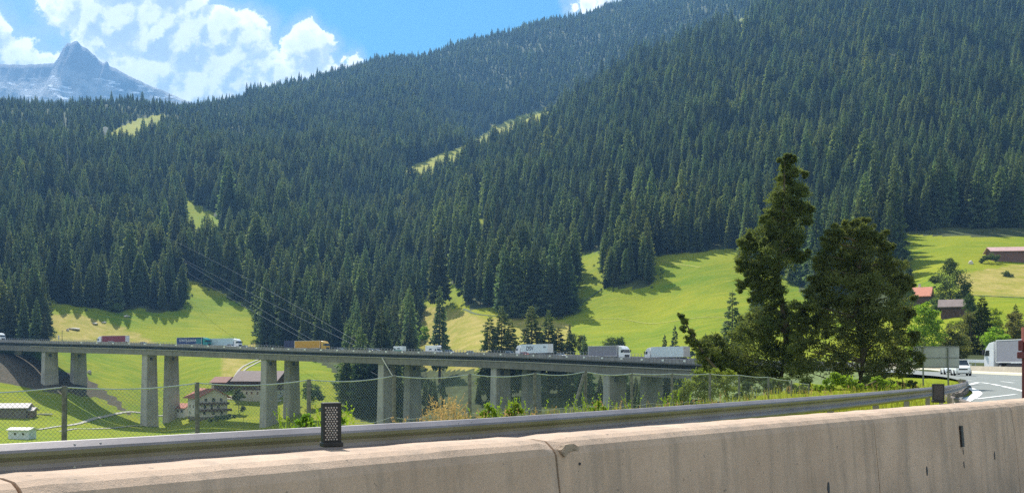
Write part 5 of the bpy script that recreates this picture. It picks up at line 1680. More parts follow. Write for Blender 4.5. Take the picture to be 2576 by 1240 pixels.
def house(name, label, px, yb, W, L, wall, rise, yaw, mw, mr, mlow=None, low=0.0, over=0.9, D=None, wins=(), balc=(), chimney=True, cat='house', front_wins=(), sink=1.5):
    """ridge along local x (length L), gables at +-x, W wide in y"""
    D = D or hit(px, yb)
    X = XA(px, D); z = EYE + (HY - yb) / F * D
    e = empty(name, (X, D, z), math.radians(yaw), label, cat, 'farm buildings in the valley')
    g = [(-W / 2, low), (W / 2, low), (W / 2, wall), (0, wall + rise), (-W / 2, wall)]
    Mx = Matrix(((0, 1, 0, 0), (1, 0, 0, 0), (0, 0, 1, 0), (0, 0, 0, 1)))
    mb = MB(); mb.prism(g, -L / 2, L / 2, Mx); wl = mb.build('wall', mw, e)
    mb = MB(); mb.box((0, 0, (low - sink) / 2), (L - 0.02 if low == 0 else L, W, low + sink)); mb.build('lower_wall', mlow or mw, e)
    mb = MB()
    sl = math.hypot(W / 2, rise); t = 0.28
    for s in (-1, 1):
        k = (W / 2 + over) / (W / 2)
        a = Vector((0, 0, wall + rise + 0.02)); b2 = Vector((0, s * W / 2 * k, wall + rise - rise * k + 0.02))
        vs = []
        for x in (-L / 2 - over, L / 2 + over):
            for q in (a, b2): vs += [Vector((x, q.y, q.z)), Vector((x, q.y, q.z + t))]
        mb.add(vs, [(0, 1, 3, 2), (4, 6, 7, 5), (0, 4, 5, 1), (2, 3, 7, 6), (1, 5, 7, 3), (0, 2, 6, 4)])
    rf = mb.build('roof', mr, e)
    if chimney:
        mb = MB(); mb.box((L * 0.15, W * 0.12, wall + rise + 0.5), (0.8, 0.8, 2.0)); mb.box((L * 0.15, W * 0.12, wall + rise + 1.55), (1.0, 1.0, 0.15)); mb.build('chimney', M_plast, rf)
    for (face, u, zc_, ww, hh) in wins:
        # face: 'f' = -y eaves side, 'b' = +y, 'r' = +x gable, 'l' = -x gable
        if face in 'fb':
            s = -1 if face == 'f' else 1; c_ = (u, s * (W / 2 + 0.03), zc_); size = (ww, 0.08, hh); size2 = (ww * 0.8, 0.12, hh * 0.82)
        else:
            s = 1 if face == 'r' else -1; c_ = (s * (L / 2 + 0.03), u, zc_); size = (0.08, ww, hh); size2 = (0.12, ww * 0.8, hh * 0.82)
        mb = MB(); mb.box(c_, size); fr_ = mb.build('window', M_wood if mw is M_plast else M_plast, e)
        mb = MB(); mb.box(c_, size2); mb.build('pane', M_glass, fr_)
    for (face, zc_, dep, a, b2) in balc:
        mb = MB()
        if face == 'r':
            mb.box((L / 2 + dep / 2, (a + b2) / 2, zc_ - 0.55), (dep, b2 - a, 0.15)); mb.box((L / 2 + dep, (a + b2) / 2, zc_), (0.12, b2 - a, 1.0))
            for yy3 in (a, b2): mb.box((L / 2 + dep / 2, yy3, zc_), (dep, 0.1, 1.0))
        else:
            mb.box(((a + b2) / 2, -W / 2 - dep / 2, zc_ - 0.55), (b2 - a, dep, 0.15)); mb.box(((a + b2) / 2, -W / 2 - dep, zc_), (b2 - a, 0.12, 1.0))
        mb.build('balcony', M_wood, e)
    return e


gw = [('r', -3.4, 7.2, 1.1, 1.3), ('r', 0, 7.2, 1.6, 1.6), ('r', 3.4, 7.2, 1.1, 1.3), ('r', -3.8, 4.3, 1.1, 1.4), ('r', -0.8, 4.2, 1.0, 2.0), ('r', 2.2, 4.3, 1.1, 1.4), ('r', -4, 1.5, 1.1, 1.2), ('r', 0, 1.5, 1.1, 1.2), ('r', 3.6, 1.5, 1.1, 1.2),
      ('f', -4, 4.4, 1.0, 1.2), ('f', 0, 4.4, 1.0, 1.2), ('f', 4, 4.4, 1.0, 1.2), ('f', -4, 1.5, 1.0, 1.2), ('f', 2, 1.5, 1.0, 1.2)]
house('farmhouse', 'white chalet farmhouse with red roof and two dark wooden balconies seen between the viaduct legs', 522, 1046, 12.5, 13.5, 8.6, 3.2, -52, M_plast, M_tile, M_wood2, 0.0, 1.6, wins=gw, balc=[('r', 5.7, 1.5, -6.6, 6.6), ('r', 2.9, 1.7, -7.4, 7.6)])
house('annex', 'low red-roofed annex at the left foot of the white chalet farmhouse', 470, 1042, 7, 8, 3.2, 1.6, -40, M_plast, M_tile, wins=[('f', -1.5, 1.6, 1.0, 1.1), ('f', 1.5, 1.6, 1.6, 1.3)], chimney=False, cat='annex')
house('hay_barn', 'small dark barn with red-brown roof uphill behind the white chalet farmhouse', 563, 978, 8, 8.0, 3.4, 2.2, -20, M_wood, mat('brown_red_tiles', (0.27, 0.13, 0.10), 0.85, var=0.25), chimney=False, cat='barn')
bw = [('f', x, 2.4, 1.0, 1.5) for x in (-9, -6.5, -4, -1.5, 1.5, 4, 7)] + [('f', x, 5.2, 1.0, 1.3) for x in (1.5, 4, 7)] + [('r', -2.5, 2.4, 1, 1.4), ('r', 2.5, 2.4, 1, 1.4), ('r', 0, 5.0, 1, 1.2)]
house('barn', 'large farm building with broad brown roof and white lower floors, right of the chalet', 659, 1000, 14, 21, 8.2, 4.0, -14, M_wood, M_tileb, M_plast, 3.6, 1.3, wins=bw, cat='barn', chimney=True)
house('shed', 'dark field shed with broad grey roof at the left edge in the viaduct shadow', 22, 1046, 9, 15, 3.6, 1.4, 12, M_wood2, M_greyroof, chimney=False, over=1.2, cat='shed')
house('lean_to_shed', 'brown lean-to with small grey roof beside the dark field shed at the left', 66, 1047, 5, 6.5, 2.6, 0.9, 5, mat('brown_boards', (0.20, 0.135, 0.10), 0.9, var=0.3, scale=1.5), M_greyroof, chimney=False, cat='shed')
house('hut', 'small white hut with two dark windows at the lower left just above the guardrail', 56, 1103, 4.5, 7.4, 3.0, 0.6, -6, mat('pale_blue_render', (0.62, 0.68, 0.74), 0.85, dirt=0.3), mat('pale_tin_roof', (0.70, 0.68, 0.64), 0.6), wins=[('f', -1.2, 1.8, 0.9, 0.9), ('f', 1.7, 1.8, 0.9, 0.9)], chimney=False, over=0.5, cat='hut', sink=3)
house('barn', 'long barn with pinkish metal roof on the right meadow, cut by the picture edge', 2562, 656, 10, 26, 4.2, 2.0, -8, mat('weathered_red_boards', (0.16, 0.085, 0.07), 0.9, var=0.3, scale=0.8), M_sheet, chimney=False, over=1.0, cat='barn')
house('farmhouse', 'house with bright orange-red roof half hidden between the pines and the round tree', 2300, 768, 9, 12, 3.6, 3.2, -30, M_wood, mat('orange_tiles', (0.55, 0.20, 0.12), 0.8, var=0.2), chimney=True, over=0.9)
house('shed', 'small brown shed with one white wall below the round tree at the right', 2404, 796, 7, 8.5, 3.2, 2.0, -25, M_wood, M_tileb, chimney=False, wins=[('r', 0, 1.2, 2.6, 2.4)], cat='shed')
# plank pile and bales
D = hit(112, 1043); z = EYE + (HY - 1043) / F * D
e = empty('plank_pile', (XA(112, D), D, z), 0.1, 'pale heap of planks lying on the grass right of the field sheds at the left', 'planks')
for k in range(6):
    mb = MB(); mb.box((0.3 * math.sin(k * 2), 0.3 * (k % 3), 0.2 + 0.28 * (k // 3)), (6.5 - k * 0.3, 0.3, 0.22), Matrix.Rotation(0.08 * math.sin(k * 3.3), 4, 'Z')); mb.build('plank', M_plast, e)

# pylon on the left ridge and the wires coming down
M_pyl = mat('pylon_steel', (0.22, 0.25, 0.28), 0.6, 0.4)


def pylon(px, D, ytop, ybase, label):
    X = XA(px, D); zb = EYE + (HY - ybase) / F * D; Ht = (ybase - ytop) / F * D
    e = empty('pylon', (X, D, zb), 0, label, 'pylon', 'power line')
    mb = MB(); w = Ht * 0.11
    lv = [0, 0.2, 0.4, 0.58, 0.74, 0.88, 1.0]
    def wd(t): return w * (1 - t) * 0.9 + 0.25
    for sx in (-1, 1):
        for sy in (-1, 1):
            mb.tube([(sx * wd(t), sy * wd(t), t * Ht) for t in lv], 0.22, 4)
    for a, b2 in zip(lv[:-1], lv[1:]):
        for s in (-1, 1):
            mb.tube([(-wd(a), s * wd(a), a * Ht), (wd(b2), s * wd(b2), b2 * Ht)], 0.13, 4); mb.tube([(wd(a), s * wd(a), a * Ht), (-wd(b2), s * wd(b2), b2 * Ht)], 0.13, 4)
    mb.build('mast', M_pyl, e)
    for t, ww in ((0.58, 0.24), (0.74, 0.20), (0.88, 0.16)):
        mb = MB(); mb.tube([(-ww * Ht, 0, t * Ht), (0, 0, t * Ht + 0.9), (ww * Ht, 0, t * Ht)], 0.28, 4); mb.tube([(-ww * Ht, 0, t * Ht), (ww * Ht, 0, t * Ht)], 0.2, 4)
        mb.build('cross_arm', M_pyl, e)
    return e


pylon(426, 1900, 236, 285, 'lattice power pylon rising above the trees on the left ridge below the peak')
M_cab = mat('cable_grey', (0.20, 0.21, 0.23), 0.5, 0.3)
CABS = [
    [(163, 280, 1500), (168, 370, 1150), (176, 475, 900)], [(158, 285, 1500), (164, 380, 1150), (184, 478, 900)], [(172, 290, 1480), (180, 400, 1140), (190, 480, 900)],
    [(176, 475, 900), (320, 575, 800), (460, 652, 710), (640, 742, 600), (860, 852, 480), (960, 900, 430)],
    [(180, 482, 900), (320, 590, 800), (460, 678, 710), (600, 762, 615), (780, 862, 500), (900, 928, 440)],
    [(186, 480, 900), (340, 582, 790), (480, 668, 700), (640, 768, 595), (830, 880, 480), (1000, 968, 400)],
    [(190, 478, 900), (360, 575, 780), (450, 612, 720), (620, 700, 610), (780, 790, 520), (1000, 918, 410)],
]
for k, c_ in enumerate(CABS):
    pts = resample([P(*q) for q in c_], 12.0)
    mb = MB(); mb.tube(pts, 0.05 if k > 2 else 0.07, 4, cap=False)
    o = mb.build('power_cable', M_cab); tag(o, ['left', 'middle', 'right'][k] + ' one of the three power cables dropping through the forest cut' if k < 3 else ['lowest', 'second lowest', 'second highest', 'highest'][k - 3] + ' power cable slanting down across the left woods to the viaduct', 'cable', 'power cables')

# white boulders, chapel and stones seen as small pale marks
M_rock = mat('pale_rock', (0.55, 0.50, 0.42), 0.95, var=0.2)


def rock(px, y, w, h_, label, n=7, g='pale boulders on the meadows'):
    D = hit(px, y); z = gz(XA(px, D), D); r = random.Random(px)
    mb = MB(); bm = bmesh.new(); bmesh.ops.create_icosphere(bm, subdivisions=2, radius=1)
    for vv in bm.verts:
        vv.co *= 1 + 0.35 * noise.noise(vv.co * 1.6 + Vector((px, 0, 0)))
        vv.co.x *= w / 2; vv.co.y *= w / 2.6; vv.co.z *= h_
    me_ = bpy.data.meshes.new('boulder'); bm.to_mesh(me_); bm.free(); me_.materials.append(M_rock)
    o = bpy.data.objects.new('boulder', me_); COL.objects.link(o); o.location = (XA(px, D), D, z + h_ * 0.2); o.rotation_euler = (0, 0, r.random() * 3)
    tag(o, label, 'boulder', g)


rock(170, 831, 2.4, 1.0, 'low pale rock in the left meadow just above the viaduct'); rock(186, 826, 7.0, 0.8, 'long pale rock outcrop in the left meadow above the viaduct')
rock(238, 815, 4.5, 0.7, 'pale rock strip in the middle of the left meadow'); rock(262, 812, 3, 0.6, 'small pale rock beside the strip in the left meadow')
rock(320, 797, 4.5, 0.8, 'pale rock near the wood edge of the left meadow'); rock(265, 340, 14, 9, 'bright white spot of bare rock in the forest below the left ridge')
rock(543, 545, 4, 3, 'whitish rock beside the small clearing in the left forest'); rock(2251, 1 + 664, 2.0, 1.4, 'white boulder behind the spire-shaped spruce')
rock(2442, 664, 2.4, 1.4, 'round white bale on the right meadow left of the pink-roofed barn'); rock(45, 892, 4, 2, 'pale rock in the bank under the left end of the viaduct')
rock(225, 940, 3, 1.4, 'light rocks at the edge of the dark bank beside the first pair of legs')

# ------------------------------------------------------------------ leafy trees, pines, shrubs
def leaf_mesh(blobs, D, clumps, leaves, ls, lw, seed, spread=0.26, depth=1.1, up=0.3, world=False):
    """blobs: (x, y, r) on the grid at depth D -> leaf quads in clumps on lobed shells"""
    r = np.random.default_rng(seed)
    V = []; cents = []
    for (x, y, rad) in blobs:
        R = rad / F * D
        dj = D + r.uniform(-1, 1) * R * depth
        c = np.array(P(x, y, dj)); cents.append((c, R))
        n = max(4, int(clumps * max(0.5, min(1.6, R)) if clumps > 0 else 8))
        d = r.normal(size=(n, 3)); d /= np.linalg.norm(d, axis=1)[:, None]
        cc = c + d * (R * r.uniform(0.35, 1.0, (n, 1))) * np.array([1, 1, 0.95])
        cr = R * r.uniform(0.6, 1.3, n) * spread
        for k in range(n):
            m = leaves
            p = cc[k] + r.normal(size=(m, 3)) * cr[k] * 0.6 * np.array([1.15, 1.15, 0.7])
            a = r.normal(size=(m, 3)) + d[k] * 0.9 + np.array([0, 0, up]); a /= np.linalg.norm(a, axis=1)[:, None]
            b = np.cross(a, r.normal(size=(m, 3))); b /= np.linalg.norm(b, axis=1)[:, None]
            L = ls * r.uniform(0.6, 1.3, (m, 1)); Wd = lw * r.uniform(0.7, 1.3, (m, 1))
            V.append(np.stack([p - a * L / 2, p + b * Wd / 2, p + a * L / 2, p - b * Wd / 2], 1))
    V = np.concatenate(V)
    return V, cents


def leafy(name, label, cat, blobs, D, base, m, clumps=20, leaves=40, ls=0.2, lw=0.07, seed=1, trunk=True, group=None, spread=0.26, tr=0.2, top=None, limbs=True, foot=None, bark=None):
    V, cents = leaf_mesh(blobs, D, clumps, leaves, ls, lw, seed, spread)
    org = P(base[0], base[1], D)
    if foot is not None: org.z = foot
    e = empty(name, org, 0, label, cat, group)
    me = bpy.data.meshes.new('crown')
    nq = len(V); vv = (V.reshape(-1, 3) - np.array(org)).astype(np.float32)
    me.vertices.add(nq * 4); me.vertices.foreach_set('co', vv.ravel())
    me.loops.add(nq * 4); me.loops.foreach_set('vertex_index', np.arange(nq * 4, dtype=np.int32))
    me.polygons.add(nq); me.polygons.foreach_set('loop_start', np.arange(0, nq * 4, 4, dtype=np.int32)); me.polygons.foreach_set('loop_total', np.full(nq, 4, np.int32))
    me.update(); me.validate(); me.materials.append(m)
    o = bpy.data.objects.new('crown', me); COL.objects.link(o); o.parent = e
    if trunk:
        mb = MB(); tp = top or (blobs[0][0], blobs[0][1])
        topw = P(tp[0], tp[1], D) - org
        pts = [Vector((0, 0, -0.6)), topw * 0.25 + Vector((0.03 * topw.z, 0, 0)), topw * 0.5 - Vector((0.02 * topw.z, 0, 0)), topw * 0.75, topw]
        mb.tube(pts, lambda t: tr * (1 - t) + 0.03, 8)
        if limbs:
            for k, (c, R) in enumerate(cents):
                q = Vector(c) - org
                zt = max(0.15, (q.z - R * 0.9)) if q.z > 0 else 0.2
                f = min(0.97, max(0.05, zt / max(0.1, topw.z))); i = min(3, int(f * 4)); s = pts[i].lerp(pts[i + 1], f * 4 - i)
                if R < 0.45 * (D / 65.0) and D < 100: continue
                s = s - Vector((0, 0, 0.45 * R))
                mid = s.lerp(q, 0.6) - Vector((0, 0, 0.12 * R)); en = q - Vector((0, 0, 0.3 * R))
                mb.tube([s, mid, en], lambda t: tr * 0.20 * (1 - t) + 0.008, 5)
        mb.build('trunk', bark or M_bark, e)
    return e


def zb(pts):   # positions measured on an enlarged crop -> grid
    return [(1692 + x * 0.3675, 364.5 + y * 0.3675, r * 0.3675) for x, y, r in pts]


PINE1 = zb([(785, 90, 28), (775, 120, 40), (832, 100, 22), (770, 180, 62), (842, 190, 45), (915, 200, 20), (785, 270, 85), (835, 330, 85), (720, 360, 75), (895, 320, 40), (760, 440, 105), (880, 450, 75), (660, 470, 55), (945, 440, 32),
            (800, 540, 120), (680, 560, 85), (925, 520, 42), (600, 640, 100), (760, 650, 115), (860, 660, 62), (515, 660, 52), (520, 760, 90), (660, 760, 105), (800, 760, 95), (885, 770, 48), (475, 840, 48), (600, 850, 78), (700, 850, 65),
            (640, 950, 80), (700, 930, 45), (560, 960, 38), (640, 1050, 95), (555, 1040, 45), (720, 1080, 55), (600, 1160, 105), (700, 1180, 95), (640, 1280, 115), (500, 1200, 45), (760, 1250, 70)]) + \
    [(1800, 868, 30), (1845, 885, 42), (1900, 865, 48), (1820, 912, 30), (1880, 925, 38), (1945, 900, 52), (1920, 940, 34), (1870, 835, 35), (1925, 830, 40)]
PINE2 = zb([(1120, 600, 50), (1090, 650, 52), (1200, 600, 75), (1300, 580, 72), (1345, 620, 55), (1400, 640, 45), (1060, 740, 62), (1180, 720, 105), (1320, 720, 105), (1430, 700, 55), (1465, 780, 55), (1020, 830, 55), (1140, 840, 105), (1280, 860, 115), (1420, 860, 95),
            (1520, 850, 80), (1590, 930, 50), (1000, 920, 55), (1100, 960, 105), (1240, 990, 125), (1400, 980, 115), (1540, 1000, 85), (950, 990, 30), (960, 1080, 70), (1080, 1100, 105), (1240, 1130, 125), (1420, 1130, 125), (1560, 1120, 75), (1000, 1200, 85), (1140, 1240, 105),
            (1300, 1260, 125), (1450, 1260, 125), (1580, 1220, 55), (850, 1110, 55), (880, 1210, 70)]) + \
    [(2030, 850, 42), (2080, 900, 48), (2150, 880, 55), (2220, 880, 55), (2275, 872, 40), (2270, 918, 36), (2200, 930, 40), (2120, 935, 34), (2308, 900, 20), (2020, 920, 36)]
def fray(blobs, n, seed):
    r = random.Random(seed); out = list(blobs)
    for _ in range(n):
        x, y, R = r.choice(blobs); a = r.uniform(0, 6.28)
        out.append((x + math.cos(a) * R * r.uniform(0.8, 1.35), y + math.sin(a) * R * r.uniform(0.7, 1.2), R * r.uniform(0.18, 0.4)))
    return out


PINE1 = fray(PINE1 + [(1770, 905, 20), (1782, 925, 18), (1795, 890, 22), (1775, 880, 16), (1850, 930, 26), (1812, 935, 18), (1880, 950, 22), (1975, 790, 24), (1998, 840, 26), (1990, 890, 30), (2005, 930, 26), (1960, 720, 26), (2010, 795, 16), (1900, 700, 24), (1865, 720, 18)], 70, 3)
PINE2 = fray(PINE2 + zb([(1110, 560, 20), (1060, 600, 18), (1290, 515, 24), (1330, 525, 22), (1250, 530, 20), (1375, 565, 20), (1450, 610, 24), (1490, 700, 26), (1620, 920, 24), (1645, 960, 18), (1010, 780, 22), (985, 840, 24), (1655, 1050, 22), (1630, 1150, 30)]) + [(2020, 800, 26), (2005, 870, 28), (2062, 780, 30), (2035, 740, 16)], 80, 4)
leafy('pine_tree', 'tall ragged wind-blown pine with a narrow leaning top, right of the viaduct', 'pine', PINE1, 66, (1958, 962), M_pine, 34, 42, 0.27, 0.06, 1, top=(1975, 400), tr=0.24, spread=0.30, foot=-0.1)
leafy('pine_tree', 'broad spreading pine with several rounded tops beside the blank road sign', 'pine', PINE2, 63, (2160, 968), M_pine, 34, 42, 0.27, 0.06, 2, top=(2165, 590), tr=0.30, spread=0.30, foot=-0.1)
REACH = [(1712, 793, 8), (1722, 806, 12), (1718, 826, 10), (1738, 835, 12), (1736, 855, 14), (1752, 872, 16), (1772, 862, 20), (1800, 850, 14), (1790, 885, 22), (1765, 893, 12)]
V_, c_ = leaf_mesh(REACH, 64, 26, 40, 0.2, 0.07, 7, 0.3)
e = leafy('young_pine_tree', 'small crooked pine reaching left over the viaduct, beside the tall ragged pine', 'pine', REACH, 64, (1830, 955), M_pine, 30, 40, 0.20, 0.07, 7, top=(1716, 800), tr=0.09, spread=0.3, foot=-0.1)
DARKFIR = [(1842, 745, 9), (1842, 770, 14), (1845, 800, 18), (1848, 830, 24), (1845, 860, 26)]

leafy('bush', 'rounded green bush behind the fence just right of the last viaduct legs', 'bush', [(1712, 995, 22), (1742, 976, 28), (1785, 960, 32), (1762, 946, 20), (1802, 938, 18), (1695, 1006, 16), (1822, 975, 32), (1775, 1000, 30), (1836, 950, 24), (1750, 962, 18)], 44, (1770, 1025), foliage('bush_leaves', (0.085, 0.135, 0.03), (0.16, 0.21, 0.055), 0.42, per_obj=0.1), 34, 40, 0.11, 0.07, 11, tr=0.05, spread=0.3, foot=-1.2)
leafy('bush', 'dark blue-green shrub behind the wire fence below the tall ragged pine', 'bush', [(1855, 988, 22), (1900, 992, 24), (1948, 992, 22), (1988, 987, 18), (1880, 968, 14), (2020, 982, 15), (1930, 972, 14)], 52, (1930, 1010), foliage('blue_leaves', (0.045, 0.075, 0.045), (0.075, 0.11, 0.065), 0.3, per_obj=0.1), 34, 40, 0.12, 0.06, 12, tr=0.05, spread=0.3, foot=-0.9)
leafy('bush', 'bright yellow-green bush at the foot of the broad spreading pine', 'bush', [(2205, 958, 14), (2228, 968, 15), (2250, 975, 12), (2085, 966, 17), (2110, 955, 20), (2138, 966, 18), (2100, 942, 11), (2060, 976, 12), (2168, 975, 13), (2190, 970, 10)], 54, (2120, 985), M_bright, 34, 40, 0.12, 0.07, 13, tr=0.05, spread=0.3, foot=-0.2)

leafy('bush', 'low green shrubs spreading under both big pines behind the fence', 'bush', [(1995, 975, 15), (2030, 960, 14), (2215, 972, 14), (2240, 965, 15), (2265, 972, 13), (2295, 968, 12), (2180, 955, 16), (1975, 960, 16), (1940, 965, 15)], 58, (2120, 985), M_broad, 34, 40, 0.13, 0.07, 17, tr=0.05, spread=0.3, foot=-0.2, limbs=False)
FARB = [
    ('broadleaf_tree', 'dark green tree between the white chalet farmhouse and the large farm building', [(598, 985, 9), (606, 996, 10), (592, 998, 9)], 452, (600, 1010), M_broad, 0.5),
    ('bush', 'dark shrubs lining the lower side of the white chalet farmhouse', [(545, 1052, 7), (560, 1050, 7), (575, 1047, 7), (590, 1045, 6), (530, 1056, 6)], 425, (560, 1060), M_broad, 0.45),
    ('broadleaf_tree', 'leafy tree at the right end of the large farm building', [(735, 975, 10), (744, 988, 11), (730, 992, 10)], 452, (738, 1006), M_broad, 0.5),
    ('bush', 'dark bushes behind the field shed at the left edge', [(5, 1002, 9), (22, 1000, 8), (40, 1003, 8)], 450, (20, 1014), M_broad, 0.5),
    ('bush', 'bushy tree on the right meadow just below the pink-roofed barn', [(2530, 690, 9), (2540, 698, 10), (2522, 700, 8)], 440, (2532, 712), M_broad, 0.5),
    ('broadleaf_tree', 'dark round tree left of the orange-roofed house behind the broad pine', [(2282, 745, 12), (2292, 735, 9), (2288, 760, 12)], 372, (2288, 778), M_broad, 0.5),
    ('broadleaf_tree', 'green tree between the orange-roofed house and the small brown shed', [(2350, 762, 12), (2358, 775, 13), (2344, 782, 11)], 335, (2352, 800), M_broad, 0.45),
    ('broadleaf_tree', 'bright shrub-like tree standing below the small brown shed', [(2400, 812, 10), (2415, 818, 12), (2390, 822, 11)], 285, (2404, 838), M_bright, 0.4),
    ('broadleaf_tree', 'large round dark broadleaf tree standing on the right meadow above the small brown shed', [(2390, 668, 18), (2392, 694, 32), (2365, 712, 24), (2416, 712, 24), (2385, 740, 32), (2350, 702, 10), (2432, 728, 15), (2368, 758, 24), (2420, 752, 20), (2392, 775, 26)], 350, (2392, 798), M_broad, 0.55),
    ('broadleaf_tree', 'small round tree with a light top beside the small brown shed at the right', [(2440, 752, 12), (2438, 766, 16), (2446, 782, 14)], 318, (2440, 798), M_broad, 0.45),
    ('broadleaf_tree', 'small pale-topped rounded tree right of the thin tree on the right meadow', [(2505, 786, 14), (2500, 806, 15), (2512, 818, 13)], 270, (2504, 838), M_bright, 0.4),
    ('broadleaf_tree', 'thin dark tree standing between the two small round trees at the right', [(2472, 780, 12), (2468, 798, 11), (2474, 815, 9)], 285, (2472, 838), M_broad, 0.4),
    ('broadleaf_tree', 'bright green broadleaf tree right of the broad pine, below the orange-roofed house', [(2325, 775, 16), (2308, 792, 26), (2340, 792, 20), (2322, 822, 30), (2350, 818, 20), (2302, 850, 32), (2345, 850, 28), (2330, 880, 32), (2292, 885, 26)], 185, (2325, 925), M_bright, 0.34),
    ('broadleaf_tree', 'grey-green leafy tree squeezed between the spire-shaped spruce and the right meadow', [(2262, 696, 18), (2272, 722, 24), (2256, 745, 26), (2280, 752, 22), (2250, 775, 28)], 330, (2264, 800), M_broad, 0.5),
    ('broadleaf_tree', 'spreading brown-green tree just above the blank sign', [(2395, 835, 22), (2378, 856, 26), (2412, 858, 24), (2390, 884, 30), (2420, 888, 24), (2360, 888, 24)], 190, (2392, 925), M_pine, 0.34),
    ('broadleaf_tree', 'dense olive tree over the far guardrail above the white car', [(2440, 800, 18), (2432, 826, 26), (2462, 830, 24), (2445, 858, 32), (2475, 862, 26), (2430, 885, 26), (2462, 890, 24)], 205, (2450, 915), M_pine, 0.36),
    ('broadleaf_tree', 'yellow-green tree above the front of the grey lorry at the right', [(2505, 835, 16), (2495, 856, 24), (2522, 858, 22), (2508, 885, 26), (2535, 890, 22)], 200, (2508, 915), M_bright, 0.36),
    ('broadleaf_tree', 'dark leafy tree behind the grey lorry at the right edge of the picture', [(2552, 800, 18), (2545, 826, 26), (2572, 826, 24), (2560, 856, 32), (2585, 860, 28)], 210, (2560, 915), M_pine, 0.36),
    ('bush', 'dark bush beside the third pair of viaduct legs', [(775, 968, 12), (790, 978, 15), (770, 990, 13), (800, 990, 12), (784, 996, 16), (808, 1000, 9)], 445, (785, 1005), M_broad, 0.6),
    ('bush', 'low shrubs in front of the pink-roofed barn on the right meadow', [(2480, 650, 8), (2494, 646, 9), (2508, 650, 8), (2470, 655, 6)], 470, (2490, 660), M_broad, 0.5),
    ('bush', 'pair of rounded bushes in the meadow behind the grey lorry with white cab', [(1535, 862, 16), (1552, 870, 14), (1562, 860, 13), (1545, 884, 16)], 372, (1548, 900), M_broad, 0.5),
    ('bush', 'row of low bushes in the meadow left of the tall ragged pine', [(1720, 885, 10), (1800, 870, 12), (1815, 885, 14), (1740, 890, 9)], 338, (1770, 905), M_broad, 0.5),
    ('bush', 'brown-green bushy growth behind the viaduct right of the larches', [(1440, 850, 16), (1455, 868, 18), (1425, 872, 16), (1480, 880, 14), (1462, 852, 10)], 384, (1450, 905), M_pine, 0.5),
    ('bush', 'light green bush between hay field and woods above the viaduct', [(1068, 830, 10), (1075, 845, 9), (1062, 850, 8)], 470, (1068, 862), M_bright, 0.5),
    ('bush', 'low dark bush in the field above the viaduct by the lone larch', [(1165, 735, 7), (1155, 740, 6), (1172, 742, 6)], 628, (1163, 748), M_broad, 0.6),
    ('bush', 'rounded pale bush at the wood edge above the left meadow', [(295, 770, 10), (282, 775, 8)], 640, (290, 784), M_broad, 0.6),
    ('bush', 'small round bush on the lawn right of the white chalet farmhouse', [(612, 1028, 7)], 425, (612, 1036), M_broad, 0.5),
    ('bush', 'dark round bush between the second pair of viaduct legs', [(436, 1000, 8), (441, 1005, 6)], 470, (438, 1012), M_broad, 0.5),
]
for k, (nm, lab, bl, D, bs_, m, ls) in enumerate(FARB):
    X = XA(bs_[0], D); g = gz(X, D)
    # stand the tree on the terrain where its foot is hidden
    leafy(nm, lab, 'tree' if 'tree' in nm else 'bush', bl, D, bs_, m, 16 if D > 150 else 26, 34, ls * 1.0, ls * 0.75, 40 + k, tr=0.22 if 'tree' in nm else 0.06, spread=0.32, group='trees and bushes in the valley', foot=min(g, P(bs_[0], bs_[1], D).z), limbs='tree' in nm)

# ---- scrub along the wood edges
def scrub():
    r = np.random.default_rng(19)
    near = FY < 760
    fx, fy = FX[near], FY[near]
    V = []
    idx = r.permutation(len(fx))
    cnt = 0
    for i in idx:
        for _ in range(2):
            a = r.uniform(0, 6.28); d = r.uniform(3.5, 9)
            X = fx[i] + math.cos(a) * d; Y = fy[i] + math.sin(a) * d
            z = gz(X, Y); x = CX + F * X / Y; y = HY - F * (z - EYE) / Y
            if not any(bool(inside([x], [y], OPEN[k])[0]) for k in ('left', 'yellow', 'right', 'gap_a', 'gap_b', 'gap_c', 'gap_e')): continue
            s = r.uniform(0.5, 1.7); n = int(50 * s)
            c = np.array([X, Y, z + s * 0.5]); p = c + r.normal(size=(n, 3)) * s * 0.42
            a_ = r.normal(size=(n, 3)); a_ /= np.linalg.norm(a_, axis=1)[:, None]
            b_ = np.cross(a_, r.normal(size=(n, 3))); b_ /= np.linalg.norm(b_, axis=1)[:, None]
            V.append(np.stack([p - a_ * 0.28, p + b_ * 0.2, p + a_ * 0.28, p - b_ * 0.2], 1)); cnt += 1
        if cnt > 420: break
    V = np.concatenate(V); nq = len(V)
    o = new_mesh('undergrowth', [tuple(v) for v in V.reshape(-1, 3)], [(4 * k, 4 * k + 1, 4 * k + 2, 4 * k + 3) for k in range(nq)], M_broad)
    tag(o, 'scrub and seedlings along the wood edges', 'undergrowth', kind='stuff')


scrub()
